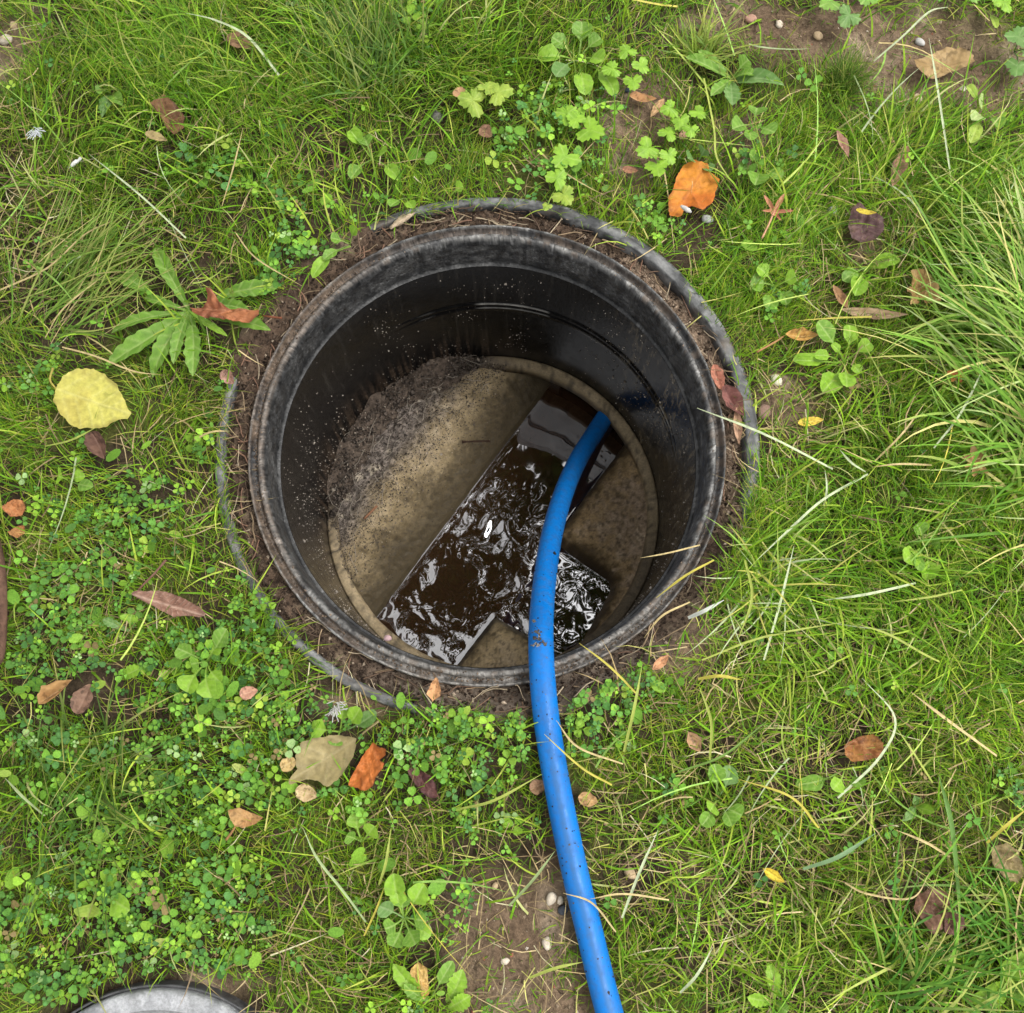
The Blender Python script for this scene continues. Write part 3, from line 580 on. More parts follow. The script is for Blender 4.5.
def poly_leaf(pts, up, cols, base, tip, seed=0, crumple=.05, fold=.1, curl=.1, veins=5, patch=.5, K=120, rings=16, spots=.5, pleat=1):
    """leaf from its outline (ground points), star shaped about its middle"""
    q = np.array([gz(px, py, up) for px, py in pts]); zb = q[:, 2].mean(); q = q[:, :2]
    q = np.vstack([q, q[:1]]); seg = np.linalg.norm(np.diff(q, axis=0), axis=1); s = np.r_[0, np.cumsum(seg)]; u = np.linspace(0, s[-1], K, endpoint=False)
    B = np.c_[np.interp(u, s, q[:, 0]), np.interp(u, s, q[:, 1])]; B = (np.roll(B, 1, 0) + 2 * B + np.roll(B, -1, 0)) / 4
    c = B.mean(0); size = math.sqrt(np.abs(np.sum(B[:, 0] * np.roll(B[:, 1], -1) - B[:, 1] * np.roll(B[:, 0], -1))) / 2)
    B = c + (B - c) * (1 + (fbm(u / size * 14, u * 0, 1, seed, 2) - .5) * .10)[:, None]
    rr = np.linspace(.001, 1, rings) ** .9; X = c[0] + (B[:, 0] - c[0])[None] * rr[:, None]; Y = c[1] + (B[:, 1] - c[1])[None] * rr[:, None]
    b, t = P2(*base, up), P2(*tip, up); ax = (t - b) / np.linalg.norm(t - b); Ln = np.linalg.norm(t - b)
    a = ((X - b[0]) * ax[0] + (Y - b[1]) * ax[1]) / Ln; o = (-(X - b[0]) * ax[1] + (Y - b[1]) * ax[0]) / Ln
    curl *= 1.7; crumple *= 1.5; Z = zb + np.abs(o) * Ln * fold + curl * Ln * ((2 * a - 1) ** 2 - .3) * .5 + curl * Ln * 1.2 * np.abs(o) ** 1.5 + (fbm(X, Y, 2.2 / size, seed, 4) - .5) * crumple * size * 4
    mid = np.exp(-(o / .018) ** 2); vp = (a * veins - np.abs(o) * veins * .75) % 1; vein = np.clip(mid + .8 * np.exp(-((vp - .5) / .09) ** 2) * (np.abs(o) > .03), 0, 1) if veins else mid * .7
    Z = Z + vein * size * .012 * pleat
    col = mixc(cols[0], cols[1], np.clip(sm(.4, .65, fbm(X, Y, 1.6 / size, seed + 3, 4)) * patch * 2, 0, 1)); col = mixc(col, cols[2], vein * (.45 if pleat == 1 else .75))
    edge = sm(.80, 1.0, rr)[:, None] * sm(.45, .65, fbm(X, Y, 3 / size, seed + 9, 3)); col = mixc(col, np.array(cols[1]) * .5, edge * .7)
    col = col * .88; col = mixc(col, np.array(cols[1]) * .3, sm(.64, .70, fbm(X, Y, 7 / size, seed + 13, 3)) * spots)
    F = grid_faces(rings, K, True); 
    if np.sum(B[:, 0] * np.roll(B[:, 1], -1) - B[:, 1] * np.roll(B[:, 0], -1)) < 0: F = F[:, ::-1]
    for i in range(0, K, 4):
        for f in (.45, .85): w_ = c + (B[i] - c) * f; PRESS.append((w_[0], w_[1], max(.008, size * .22)))
    return mesh('leaf', np.stack([X, Y, Z], -1).reshape(-1, 3), F, col.reshape(-1, 3)), np.array([c[0], c[1], zb])
def fallen_poly(org, sc, pts, base, tip, cols, label, up=.024, stalk=None, grp='fallen leaves on the lawn', **kw):
    f = lambda p: (org[0] + p[0] / sc, org[1] + p[1] / sc)
    me, c = poly_leaf([f(p) for p in pts], up, cols, f(base), f(tip), **kw)
    if stalk:
        e = tag(empty('fallen_leaf', c), label, 'leaf', grp); obj('leaf_blade', me, M_DEAD, e)
        V, F = tube(spline([gz(*f(base), up)] + [gz(*q, up + .006) for q in stalk], 10), np.linspace(.0011, .0016, 10), 6); obj('stalk', mesh('stalk', V, F, np.array(cols[1]) * .7), M_DEAD, e)
    else: tag(obj('fallen_leaf', me, M_DEAD), label, 'leaf', grp)

fallen_poly((0, 330), 4.22, [(235,260),(270,205),(330,170),(375,165),(430,180),(480,215),(510,260),(530,310),(552,352),(545,372),(490,385),(430,410),(340,418),(290,395),(250,345),(232,300)], (238,250), (552,358), ((.50,.46,.10),(.46,.38,.08),(.60,.56,.2)), 'large lime yellow oval leaf lying flat beside the green rosette', stalk=[(50, 380), (53, 368)], seed=1, crumple=.02, fold=.03, curl=.05, veins=6, patch=.35, spots=.15)
fallen_poly((520, 20), 3.657, [(600,528),(640,518),(680,530),(700,565),(728,590),(715,630),(700,680),(660,703),(625,685),(600,690),(590,722),(545,722),(540,655),(560,620),(575,570)], (690,520), (555,715), ((.52,.20,.02),(.44,.12,.012),(.33,.09,.012)), 'bright orange broad leaf with a white chip on its lower corner', seed=2, crumple=.04, fold=.05, curl=.12, veins=5, spots=.2)
fallen_poly((220, 660), 3.657, [(505,285),(500,330),(470,390),(430,440),(395,465),(355,440),(320,435),(262,455),(255,440),(285,400),(280,350),(300,300),(340,285),(420,275),(480,278)], (505,285), (290,420), ((.25,.20,.085),(.31,.25,.11),(.36,.30,.16)), 'olive tan triangular leaf with a long stalk below the chamber', stalk=[(368, 729), (379, 721)], seed=3, crumple=.04, fold=.12, curl=.16, veins=3, spots=.1)
fallen_poly((220, 660), 3.657, [(565,298),(590,318),(615,322),(615,345),(585,365),(605,375),(600,395),(575,425),(565,460),(530,478),(495,465),(470,460),(475,430),(500,390),(520,350),(550,320)], (570,300), (470,465), ((.48,.145,.03),(.36,.10,.022),(.54,.2,.06)), 'curled orange leaf beside the olive tan leaf', seed=4, crumple=.09, fold=.25, curl=.3, veins=4, spots=.3)
fallen_poly((220, 660), 3.657, [(680,390),(730,405),(775,425),(790,460),(800,500),(770,505),(740,485),(710,450),(690,415)], (680,390), (800,505), ((.11,.042,.036),(.075,.026,.024),(.15,.065,.05)), 'dark maroon folded leaf in the clover', seed=5, crumple=.06, fold=.3, curl=.1)
fallen_poly((220, 660), 3.657, [(40,545),(75,538),(110,555),(160,575),(130,600),(85,615),(55,605),(45,580)], (58,605), (160,575), ((.42,.25,.10),(.36,.19,.07),(.34,.17,.06)), 'small tan leaf with a curved stalk in the lower left clover', stalk=[(232, 832), (226, 840)], seed=6, crumple=.05, curl=.2)
fallen_poly((80, 220), 4.655, [(525,430),(570,410),(600,390),(606,342),(632,345),(634,385),(700,410),(760,415),(845,430),(840,465),(800,490),(740,480),(680,470),(600,465),(545,450)], (850,445), (525,432), ((.36,.13,.05),(.22,.07,.03),(.44,.2,.1)), 'twisted reddish brown leaf lying across the green rosette', up=.042, stalk=[(272, 317), (282, 318)], seed=7, crumple=.12, fold=.5, curl=.1)
fallen_poly((680, 0), 2.977, [(688,190),(740,165),(790,142),(830,150),(865,180),(870,195),(845,205),(800,215),(770,235),(740,240),(705,215)], (870,190), (688,190), ((.34,.23,.10),(.28,.18,.07),(.24,.14,.055)), 'big tan oval leaf on bare soil near the top right corner', up=.018, seed=8, crumple=.05, fold=.12, curl=.14, veins=6)
fallen_poly((680, 0), 2.977, [(500,640),(520,620),(545,630),(580,640),(600,665),(595,700),(575,722),(535,728),(505,715),(497,680)], (540,625), (545,728), ((.095,.05,.048),(.15,.085,.065),(.18,.11,.085)), 'purple brown leaf with a torn yellow top edge', seed=9, crumple=.08, fold=.2, curl=.25)
fallen((855, 211), (876, 214), 6, pr_ovate, ((.46, .37, .035), (.38, .28, .03), (.45, .36, .05)), 'torn yellow scrap along the top of the purple brown leaf', up=.046, grp='leaf scraps', seed=10, veins=0)
fallen_polar((774, 212), 24, 60, rf_maple, ((.38, .17, .09), (.30, .12, .07), (.48, .26, .15)), 'small reddish tan leaf with pointed lobes right of the orange leaf', stalk=[(768, 226), (762, 238)], cup=.12, seed=11)
fallen_poly((840, 180), 5.065, [(345,470),(380,465),(450,490),(470,560),(485,640),(440,640),(400,590),(385,640),(330,655),(350,600),(315,570),(355,550)], (360,470), (460,640), ((.36,.24,.09),(.3,.18,.06),(.42,.3,.15)), 'crumpled tan lobed leaf under the long grass at right', seed=12, crumple=.12, fold=.3, curl=.2)
fallen_poly((0, 0), 2.98, [(455,320),(500,300),(530,320),(552,350),(550,390),(520,402),(495,380),(480,350)], (455,318), (545,400), ((.21,.105,.045),(.15,.07,.032),(.26,.14,.06)), 'brown leaf half sunk in the grass at the upper left', seed=13, crumple=.06, fold=.15, curl=.15)
fallen_poly((0, 330), 4.22, [(5,750),(60,715),(100,720),(115,750),(95,785),(50,790)], (5,750), (115,750), ((.48,.2,.075),(.4,.15,.05),(.5,.26,.1)), 'upper of two small orange leaves at the left edge', seed=14, crumple=.08, curl=.2)
fallen_poly((0, 330), 4.22, [(30,850),(70,830),(112,828),(105,860),(75,880),(45,865)], (30,850), (110,850), ((.44,.21,.07),(.38,.15,.05),(.46,.25,.1)), 'lower of two small orange leaves at the left edge', seed=15, crumple=.08, curl=.2)
fallen_poly((680, 540), 2.977, [(487,610),(530,585),(570,578),(600,605),(595,640),(560,655),(510,660),(490,640)], (487,615), (600,605), ((.30,.13,.035),(.22,.08,.025),(.34,.18,.06)), 'orange brown oval leaf in the grass at the lower right', seed=16, crumple=.08, fold=.15, curl=.15)
fallen_poly((680, 760), 2.977, [(700,400),(740,370),(790,395),(800,440),(775,500),(740,515),(720,480),(698,440)], (700,385), (770,510), ((.22,.12,.08),(.16,.08,.05),(.28,.17,.1)), 'dull pinkish brown leaf crumpled in the lower right grass', seed=17, crumple=.12, fold=.2, curl=.2)
fallen_poly((680, 760), 2.977, [(790,450),(830,455),(838,490),(815,520),(785,515)], (795,450), (815,520), ((.18,.09,.07),(.14,.065,.05),(.23,.14,.1)), 'mauve brown leaf folded against the pinkish brown leaf', up=.034, seed=18, crumple=.1, fold=.3, curl=.2)
fallen_poly((680, 760), 2.977, [(920,260),(970,245),(1005,270),(1020,330),(1000,365),(960,350),(930,310)], (930,250), (1005,365), ((.26,.20,.085),(.2,.145,.06),(.3,.24,.12)), 'greenish tan leaf at the right edge of the lower lawn', seed=19, crumple=.06, fold=.15, curl=.15)
fallen((628, 99), (656, 102), 12, pr_ovate, ((.40, .21, .09), (.32, .16, .07), (.45, .28, .14)), 'small brown curled leaf on the bare soil at the top', up=.012, fold=.3, curl=.1, seed=20)
fallen((664, 100), (650, 119), 9, pr_lance, ((.44, .28, .14), (.36, .22, .1), (.5, .34, .2)), 'narrow tan leaf just right of the small brown curled leaf', up=.012, fold=.3, seed=21)
fallen_polar((958, 374), 14, 20, rf_oak, ((.46, .16, .05), (.40, .12, .04), (.5, .2, .08)), 'small red orange leaf deep in the right hand grass', cup=.2, seed=22)
fallen((784, 336), (817, 337), 13, pr_lance, ((.46, .27, .07), (.38, .20, .05), (.5, .34, .14)), 'slim golden brown leaf touching the bright green seedling', fold=.3, curl=.06, seed=23, up=.025, stalk=[(775, 342), (757, 352)])
fallen((846, 310), (832, 286), 12, pr_lance, ((.33, .19, .09), (.27, .14, .07), (.38, .24, .13)), 'narrow brown leaf standing above the bright green seedling', fold=.35, seed=24)
fallen((713, 366), (722, 393), 13, pr_ovate, ((.40, .17, .11), (.34, .13, .085), (.46, .22, .14)), 'salmon pink leaf scrap in the gap on the right rim', up=.003, fold=.3, curl=.1, seed=25, rough=.08, grp='leaf scraps')
fallen((722, 388), (742, 418), 18, pr_ovate, ((.20, .085, .07), (.15, .06, .05), (.26, .12, .1)), 'dark red leaf wedged in the gap on the right rim', up=.003, fold=.35, curl=.1, seed=26, rough=.08, grp='leaf scraps')
fallen((736, 408), (738, 446), 9, pr_lance, ((.36, .22, .14), (.3, .17, .1), (.4, .26, .17)), 'long thin brown leaf strip below the dark red leaf on the rim', up=.004, fold=.3, seed=27, grp='leaf scraps')
fallen((93, 433), (106, 460), 18, pr_ovate, ((.14, .075, .05), (.10, .05, .035), (.18, .1, .07)), 'dark brown leaf below the large lime yellow leaf', fold=.3, curl=.08, seed=28, up=.025)
fallen((41, 704), (74, 680), 15, pr_lance, ((.48, .29, .12), (.40, .22, .09), (.52, .35, .18)), 'rolled tan leaf strip on the left clover', fold=.8, curl=.03, seed=29, up=.034, veins=0)
fallen((437, 678), (433, 702), 14, pr_delta, ((.55, .30, .14), (.46, .23, .1), (.6, .38, .2)), 'tan leaf scrap resting on the front of the rim', up=.012, fold=.3, curl=.1, seed=30, rough=.07, grp='leaf scraps', veins=0)
fallen_poly((240, 830), 4.27, [(730,590),(760,560),(800,580),(805,640),(808,700),(785,725),(765,690),(740,660),(725,620)], (760,560), (785,725), ((.52,.34,.11),(.48,.27,.07),(.56,.42,.18)), 'pale yellow tattered leaf near the bottom edge', seed=31, crumple=.09, curl=.15)
fallen((797, 424), (823, 420), 10, pr_ovate, ((.60, .44, .06), (.5, .36, .05), (.62, .5, .14)), 'small yellow leaf scrap right of the rim', up=.015, seed=32, grp='leaf scraps', veins=0)
fallen((836, 132), (848, 158), 12, pr_lance, ((.33, .19, .13), (.26, .13, .09), (.38, .25, .17)), 'narrow pinkish brown leaf in grass below the fine tuft', seed=33, fold=.3)
fallen_polar((974, 463), 17, 100, rf_oak, ((.42, .27, .11), (.33, .2, .08), (.46, .33, .17)), 'crumbled tan leaf tangled in the grass at the right', cup=.3, seed=34, rough=.15)
fallen((762, 868), (784, 882), 9, pr_lance, ((.50, .38, .03), (.42, .3, .02), (.55, .44, .08)), 'mustard yellow leaf scrap in the lower right lawn', seed=35, grp='leaf scraps', veins=0)
fallen((296, 790), (318, 796), 16, pr_ovate, ((.46, .34, .18), (.36, .25, .12), (.5, .38, .22)), 'pale tan leaf scrap under the olive tan leaf', seed=36, grp='leaf scraps', up=.022)
fallen((281, 768), (296, 760), 13, pr_round, ((.48, .34, .14), (.4, .27, .1), (.52, .4, .2)), 'small round tan leaf left of the olive tan leaf', seed=37, up=.026)
fallen((78, 714), (92, 684), 18, pr_ovate, ((.20, .115, .075), (.15, .085, .055), (.25, .15, .1)), 'dull brown leaf beside the rolled tan strip', seed=38, up=.022, fold=.2)
fallen((240, 695), (258, 690), 13, pr_ovate, ((.44, .24, .16), (.36, .18, .12), (.48, .3, .2)), 'small pinkish tan leaf in the clover left of the rim', seed=39)
fallen((652, 670), (669, 655), 9, pr_lance, ((.48, .25, .13), (.4, .2, .1), (.52, .32, .18)), 'small orange tan leaf in the clover right of the hose', seed=40, up=.028, fold=.3)
fallen((578, 797), (598, 802), 14, pr_ovate, ((.40, .24, .10), (.32, .18, .08), (.44, .3, .15)), 'brown leaf scrap tucked against the right side of the hose', seed=41, up=.016, grp='leaf scraps')
fallen((530, 790), (546, 782), 14, pr_ovate, ((.30, .18, .10), (.24, .13, .07), (.34, .22, .13)), 'brown leaf scrap tucked against the left side of the hose', seed=42, up=.016, grp='leaf scraps')
fallen((228, 38), (258, 52), 20, pr_ovate, ((.21, .12, .06), (.16, .085, .045), (.25, .16, .08)), 'brown leaf under the whitish blade at the top left', seed=43, up=.022)
fallen((906, 148), (890, 190), 16, pr_lance, ((.28, .16, .09), (.22, .12, .07), (.32, .2, .12)), 'brown leaf behind the long grass left of the tussock', seed=44, up=.015)
fallen((838, 312), (905, 318), 12, pr_lance, ((.34, .24, .14), (.28, .18, .1), (.38, .28, .17)), 'dry greyish tan leaf below the crumpled lobed leaf', seed=45, up=.015)
fallen((688, 732), (700, 752), 13, pr_lance, ((.34, .20, .10), (.26, .15, .08), (.38, .25, .14)), 'brown leaf sliver in grass right of the hose', seed=46, up=.02, grp='leaf scraps')
fallen((146, 134), (168, 142), 11, pr_ovate, ((.34, .27, .11), (.28, .2, .09), (.4, .32, .16)), 'yellowish leaf scrap just below the sunken brown leaf', seed=47, up=.03, grp='leaf scraps')
fallen((222, 372), (234, 384), 13, pr_ovate, ((.32, .18, .13), (.26, .13, .1), (.36, .23, .17)), 'pinkish brown leaf scrap on soil left of the rim', seed=48, up=.014, grp='leaf scraps')
fallen((454, 92), (466, 98), 14, pr_ovate, ((.42, .25, .12), (.35, .19, .1), (.46, .3, .16)), 'small brown leaf left of the bright yellow green lobed plant', seed=49, up=.03)
fallen((480, 128), (492, 138), 14, pr_ovate, ((.24, .13, .08), (.19, .1, .06), (.28, .17, .1)), 'small dark brown leaf in the clover above the rim', seed=50, up=.022)
fallen((622, 170), (638, 172), 9, pr_ovate, ((.33, .16, .09), (.27, .12, .07), (.38, .2, .12)), 'small reddish brown leaf left of the orange leaf', seed=51, up=.014)
fallen((680, 140), (690, 128), 10, pr_ovate, ((.46, .27, .18), (.40, .22, .14), (.5, .32, .22)), 'small peach coloured leaf above the orange leaf', seed=52, up=.018)

# white chip, feather, twig pieces, cone
def chip(ctr, size, col, label, cat, name, up=.02, ang=0, asp=2.2, grp=None):
    c = gz(*ctr, up); a = R(ang); n = 9; V, F = tube(np.array([c + np.array([math.cos(a), math.sin(a), .05]) * t for t in np.linspace(-.5, .5, n) * size * MPP]), size * MPP / asp / 2 * np.sin(np.linspace(.25, 2.9, n)), 7)
    V += rng.normal(0, size * MPP * .025, V.shape); tag(obj(name, mesh(name, V, F, col), M_STONE), label, cat, grp)
chip((686, 209), 13, (.36, .35, .33), 'white chip lying on the lower corner of the orange leaf', 'chip', 'white_chip', .040, -35, 2.4)
chip((75, 163), 18, (.55, .55, .52), 'pale grey twig piece in the upper left grass', 'twig', 'twig_piece', .035, 42, 4)
chip((402, 220), 30, (.40, .31, .21), 'tan split twig lying across the top left of the rim gap', 'twig', 'twig_piece', .008, 33, 4)
def feather(ctr, name, label, cat, col):
    c = gz(*ctr, .034); Vs = []; Fs = []; off = 0
    for i in range(26):
        a = R(random.uniform(200, 380)); l = random.uniform(.006, .014); p = c + np.array([random.uniform(-.004, .004), random.uniform(-.006, .006), random.uniform(0, .004)])
        V, F = tube([p, p + np.array([math.cos(a), math.sin(a), .25]) * l * .6, p + np.array([math.cos(a), math.sin(a), .1]) * l], .0006, 4, False); Vs.append(V); Fs.append(F[0] + off); off += len(V)
    tag(obj(name, mesh(name, np.vstack(Vs), np.vstack(Fs), col), M_STRAW), label, cat)
feather((36, 132), 'feather', 'small white downy feather in the upper left grass', 'feather', (.5, .52, .54))
feather((337, 706), 'white_fluff', 'small white fluffy bit beside the lower left ring', 'fluff', (.38, .37, .34))
fallen_poly((0, 560), 4.22, [(568,150),(585,132),(620,135),(670,132),(720,140),(770,158),(820,185),(858,208),(872,232),(850,243),(800,236),(740,242),(700,222),(650,196),(605,172)], (568,150), (872,238), ((.30,.165,.115),(.22,.11,.075),(.46,.31,.23)), 'curled reddish brown leaf with pleated ribs on the clover left of the chamber', up=.034, stalk=[(142, 586), (154, 574), (166, 560)], seed=61, crumple=.05, fold=.5, curl=.12, veins=13, patch=.4, spots=.15, pleat=5)

# ---------------------------------------------------------------- pebbles
ICO = None
def pebble(px, py, size, col, label, cat='pebble', up=.002, asp=.75, grp='pale pebbles on bare soil'):
    global ICO
    if ICO is None:
        import bmesh
        bm = bmesh.new(); bmesh.ops.create_icosphere(bm, subdivisions=2, radius=1); bm.verts.ensure_lookup_table()
        ICO = (np.array([v.co[:] for v in bm.verts]), np.array([[v.index for v in f.verts] for f in bm.faces])); bm.free()
    V, F = ICO; s = px * .37 + py * .11
    r = .62 + .75 * fbm(V[:, 0] + s, V[:, 1] + V[:, 2] * 1.7, 1.5, int(px), 3); V = V * r[:, None] * np.array([1, asp, .6]) * size * MPP / 2
    a = s; c, si = math.cos(a), math.sin(a); V = np.c_[V[:, 0] * c - V[:, 1] * si, V[:, 0] * si + V[:, 1] * c, V[:, 2]]
    p = gz(px, py, up + size * MPP * .10); n = fbm(V[:, 0], V[:, 1] + V[:, 2], 220, int(py)); cc = np.asarray(col)[None] * (.8 + .4 * n[:, None])
    o = obj('pebble', mesh('pebble', V + p, F, cc), M_STONE); tag(o, label, cat, grp); PRESS.append((p[0], p[1], size * MPP * .7))
WH, TN, PK, GR = (.44, .38, .30), (.34, .25, .15), (.31, .18, .13), (.24, .24, .23)
for a in [(551, 899, 13, WH, 'bigger of two cream pebbles touching left of the hose'), (560, 900, 9, WH, 'smaller cream pebble nearest the hose beside the bigger one'), 
          (547, 943, 12, WH, 'cream pebble on the bare soil below the pair of cream pebbles'), (505, 961, 8, WH, 'little cream pebble in the middle of the bottom bare soil'), (495, 886, 8, TN, 'little tan pebble at the top of the bottom bare soil'),
          (692, 862, 11, TN, 'tan pebble in the grass right of the hose'), (630, 873, 13, TN, 'tan pebble close to the right side of the hose'),
          (563, 910, 11, (.05, .055, .065), 'dark slate pebble at the left side of the hose'),
          (920, 42, 11, (.34, .33, .31), 'white pebble left of the big tan oval leaf'), (750, 19, 14, PK, 'pinkish pebble on the bare soil near the top edge'), (779, 24, 10, WH, 'pale pebble right of the pinkish pebble at the top'), 
          (818, 36, 12, TN, 'tan pebble left of the fine grass tuft at the top'), (918, 99, 14, (.48, .40, .25), 'flat sandy stone below the big tan oval leaf'), 
          (707, 219, 13, (.30, .30, .29), 'light grey stone below the right side of the orange leaf'), (776, 380, 14, (.58, .54, .40), 'pale round pebble between the rim and the bright seedling'), (764, 412, 18, (.19, .12, .09), 'brown clod of earth just right of the rim'),
          (437, 117, 17, (.16, .15, .14), 'dark grey stone in the grass above the rim'), (6, 40, 17, WH, 'cream stone at the left edge near the top'), (14, 26, 12, TN, 'tan stone above the cream stone at the left edge'), 
          (832, 212, 14, (.46, .49, .45), 'pale grey stone left of the purple brown leaf'), (627, 90, 8, (.05, .06, .08), 'blue black pebble above the small brown curled leaf'), (388, 638, 8, (.33, .22, .22), 'small mauve pebble in the lower left rim gap'), (640, 560, 3, TN, '')]:
    if a[4]: pebble(*a, up=(.001 if not (300 < a[0] < 400 and a[1] == 638) else -.002))

# ---------------------------------------------------------------- weeds
G1, G2, GV = (.14, .27, .03), (.11, .22, .028), (.30, .40, .12)
BR1, BR2, BRV = (.21, .37, .03), (.16, .30, .025), (.30, .42, .10)
GB1, GB2, GBV = (.10, .20, .045), (.14, .24, .07), (.24, .33, .14)
YG1, YG2, YGV = (.27, .36, .05), (.20, .30, .04), (.36, .44, .12)
def weed(ctr, leaves, label, name='weed_plant', up=.012, cat='weed', grp='weeds growing in the lawn'):
    c = gz(*ctr, up); e = tag(empty(name, c), label, cat, grp)
    for i, lf in enumerate(leaves):
        k = lf[0]; sd = int(lf[1][0]) + i
        if k in ('spoon', 'dand', 'lance'):
            _, tip, wpx, cols = lf[:4]; base = lf[4] if len(lf) > 4 else ctr
            b, t = gz(*base, up), gz(*tip, up + random.uniform(.018, .032)); wpx *= 1.02; pf = {'spoon': pr_spoon, 'dand': pr_dand, 'lance': pr_lance}[k]
            me = leaf_mesh(b, t, wpx * MPP, pf, cols, fold=random.uniform(.12, .38), curl=-random.uniform(.04, .18), side=random.uniform(-.06, .06), rough=.02, n=30 if k != 'dand' else 60, m=13, veins=6 if k != 'spoon' else 7, seed=sd, lift=(0, random.uniform(-.012, .004)))
            obj('leaf', me, M_WEED, e)
        else:                                              # lobed blade on its own stem
            _, pos, size, cols = lf[:4]; q = gz(*pos, up + random.uniform(.02, .034)); hd = math.atan2(q[1] - c[1], q[0] - c[0]) + random.uniform(-.5, .5)
            obj('leaf', polar_leaf(q, size * MPP / 2 * 1.15, hd, rf_lobed, cols, cup=random.uniform(-.25, .05), seed=sd, rough=.04, tilt=(random.uniform(-.25, .25), random.uniform(-.25, .25)), nv=3), M_WEED, e)
            V, F = tube(spline([c, (c + q) / 2 + np.array([0, 0, .004]), q + np.array([0, 0, -.001])], 6), .0009, 5); obj('stem', mesh('stem', V, F, cols[1]), M_WEED, e)
S = lambda c: c
g, br, gb, yg = (G1, G2, GV), (BR1, BR2, BRV), (GB1, GB2, GBV), (YG1, YG2, YGV)
weed((188, 309), [('dand', (150, 240), 21, g), ('dand', (139, 291), 13, g), ('dand', (104, 326), 15, g), ('dand', (106, 362), 27, g), ('dand', (145, 370), 24, g), ('dand', (191, 374), 22, g), ('dand', (275, 283), 26, g, (212, 297)), ('dand', (268, 326), 20, g, (200, 316)), ('dand', (246, 305), 18, g, (200, 305)), ('dand', (118, 272), 26, g, (150, 292)), ('dand', (226, 334), 10, br), ('dand', (170, 360), 18, g)],
     'large green dandelion rosette left of the chamber under a reddish leaf', 'dandelion', .016)
weed((845, 361), [('spoon', (818, 321), 19, g), ('spoon', (852, 322), 16, br), ('spoon', (873, 340), 15, br), ('spoon', (796, 356), 14, br), ('spoon', (817, 352), 12, br, (840, 360)), ('spoon', (825, 390), 23, br), ('spoon', (848, 386), 18, br), ('spoon', (863, 369), 11, br), ('spoon', (834, 341), 9, br)], 'bright green spoon leaved seedling right of the chamber', 'seedling')
weed((579, 58), [('spoon', (582, 20), 22, g), ('spoon', (538, 50), 22, br), ('spoon', (552, 36), 18, g), ('spoon', (603, 60), 21, br), ('spoon', (586, 90), 20, br), ('spoon', (602, 34), 17, g), ('spoon', (617, 90), 18, br), ('spoon', (556, 76), 20, gb)], 'broad leaved plant at the top edge above the chamber', 'weed_plant')
weed((628, 72), [('lobed', (627, 51), 19, br), ('lobed', (612, 68), 20, br), ('lobed', (641, 65), 18, br), ('lobed', (633, 81), 19, br)], 'four lobed leaves right of the broad leaved plant at the top')
weed((684, 116), [('lobed', (670, 108), 18, br), ('lobed', (698, 112), 18, br), ('lobed', (680, 121), 18, br), ('lobed', (691, 129), 17, br)], 'lobed leaved plant above and left of the peach coloured leaf')
weed((664, 148), [('lobed', (668, 133), 19, br), ('lobed', (648, 148), 24, br), ('lobed', (657, 167), 22, br), ('lobed', (669, 155), 18, br)], 'lobed leaved plant touching the left top of the orange leaf')
weed((578, 132), [('lobed', (567, 114), 24, br), ('lobed', (590, 130), 26, br), ('lobed', (565, 157), 28, br), ('lobed', (576, 120), 20, br)], 'large lobed leaves in the clover above the rim')
weed((556, 188), [('lobed', (557, 178), 22, br), ('lobed', (564, 195), 22, yg), ('lobed', (547, 206), 10, yg)], 'yellowish lobed leaves hanging over the top of the rim')
weed((485, 108), [('lobed', (473, 100), 28, yg), ('lobed', (498, 92), 28, yg), ('lobed', (487, 88), 18, yg)], 'bright yellow green lobed plant in the grass above the clover')
weed((732, 78), [('lance', (786, 82), 19, gb), ('dand', (700, 44), 18, g), ('dand', (686, 56), 18, g), ('dand', (733, 104), 24, gb), ('dand', (712, 92), 18, g), ('spoon', (750, 56), 18, g), ('dand', (758, 68), 14, g)], 'leafy rosette with one smooth lance leaf at the upper right')
weed((754, 124), [('spoon', (759, 103), 20, g), ('spoon', (733, 128), 19, g), ('spoon', (751, 138), 15, g), ('spoon', (775, 132), 20, g)], 'round leaved rosette beneath the smooth lance leaf')
weed((758, 166), [('spoon', (750, 152), 15, g), ('spoon', (756, 183), 22, g), ('spoon', (784, 174), 16, g), ('spoon', (768, 156), 12, g), ('spoon', (740, 168), 14, g)], 'pale round leaved rosette above the pointed reddish leaf')
weed((698, 162), [('spoon', (688, 157), 16, gb), ('spoon', (706, 146), 15, gb), ('spoon', (712, 170), 13, gb)], 'three bluish oval leaves at the top of the orange leaf')
weed((68, 480), [('spoon', (55, 474), 17, br), ('spoon', (80, 473), 12, br), ('spoon', (92, 486), 12, g)], 'two shiny round leaves below the large lime yellow leaf')
weed((206, 662), [('spoon', (216, 642), 18, br), ('spoon', (224, 628), 17, g), ('spoon', (184, 692), 20, br), ('spoon', (207, 697), 18, br), ('spoon', (190, 664), 15, g), ('spoon', (176, 648), 16, g), ('spoon', (218, 682), 16, br)], 'glossy spoon leaved plant in the clover below the pleated leaf', 'weed_plant', .02)
weed((131, 632), [('spoon', (128, 613), 18, br), ('dand', (98, 618), 12, gb), ('dand', (140, 668), 18, br, (120, 678))], 'small dark green leaves just below the pleated reddish brown leaf')
weed((98, 892), [('spoon', (86, 918), 22, yg), ('spoon', (126, 912), 20, br), ('spoon', (112, 876), 18, br), ('spoon', (86, 880), 18, br)], 'four round bright leaves above the grey cover')
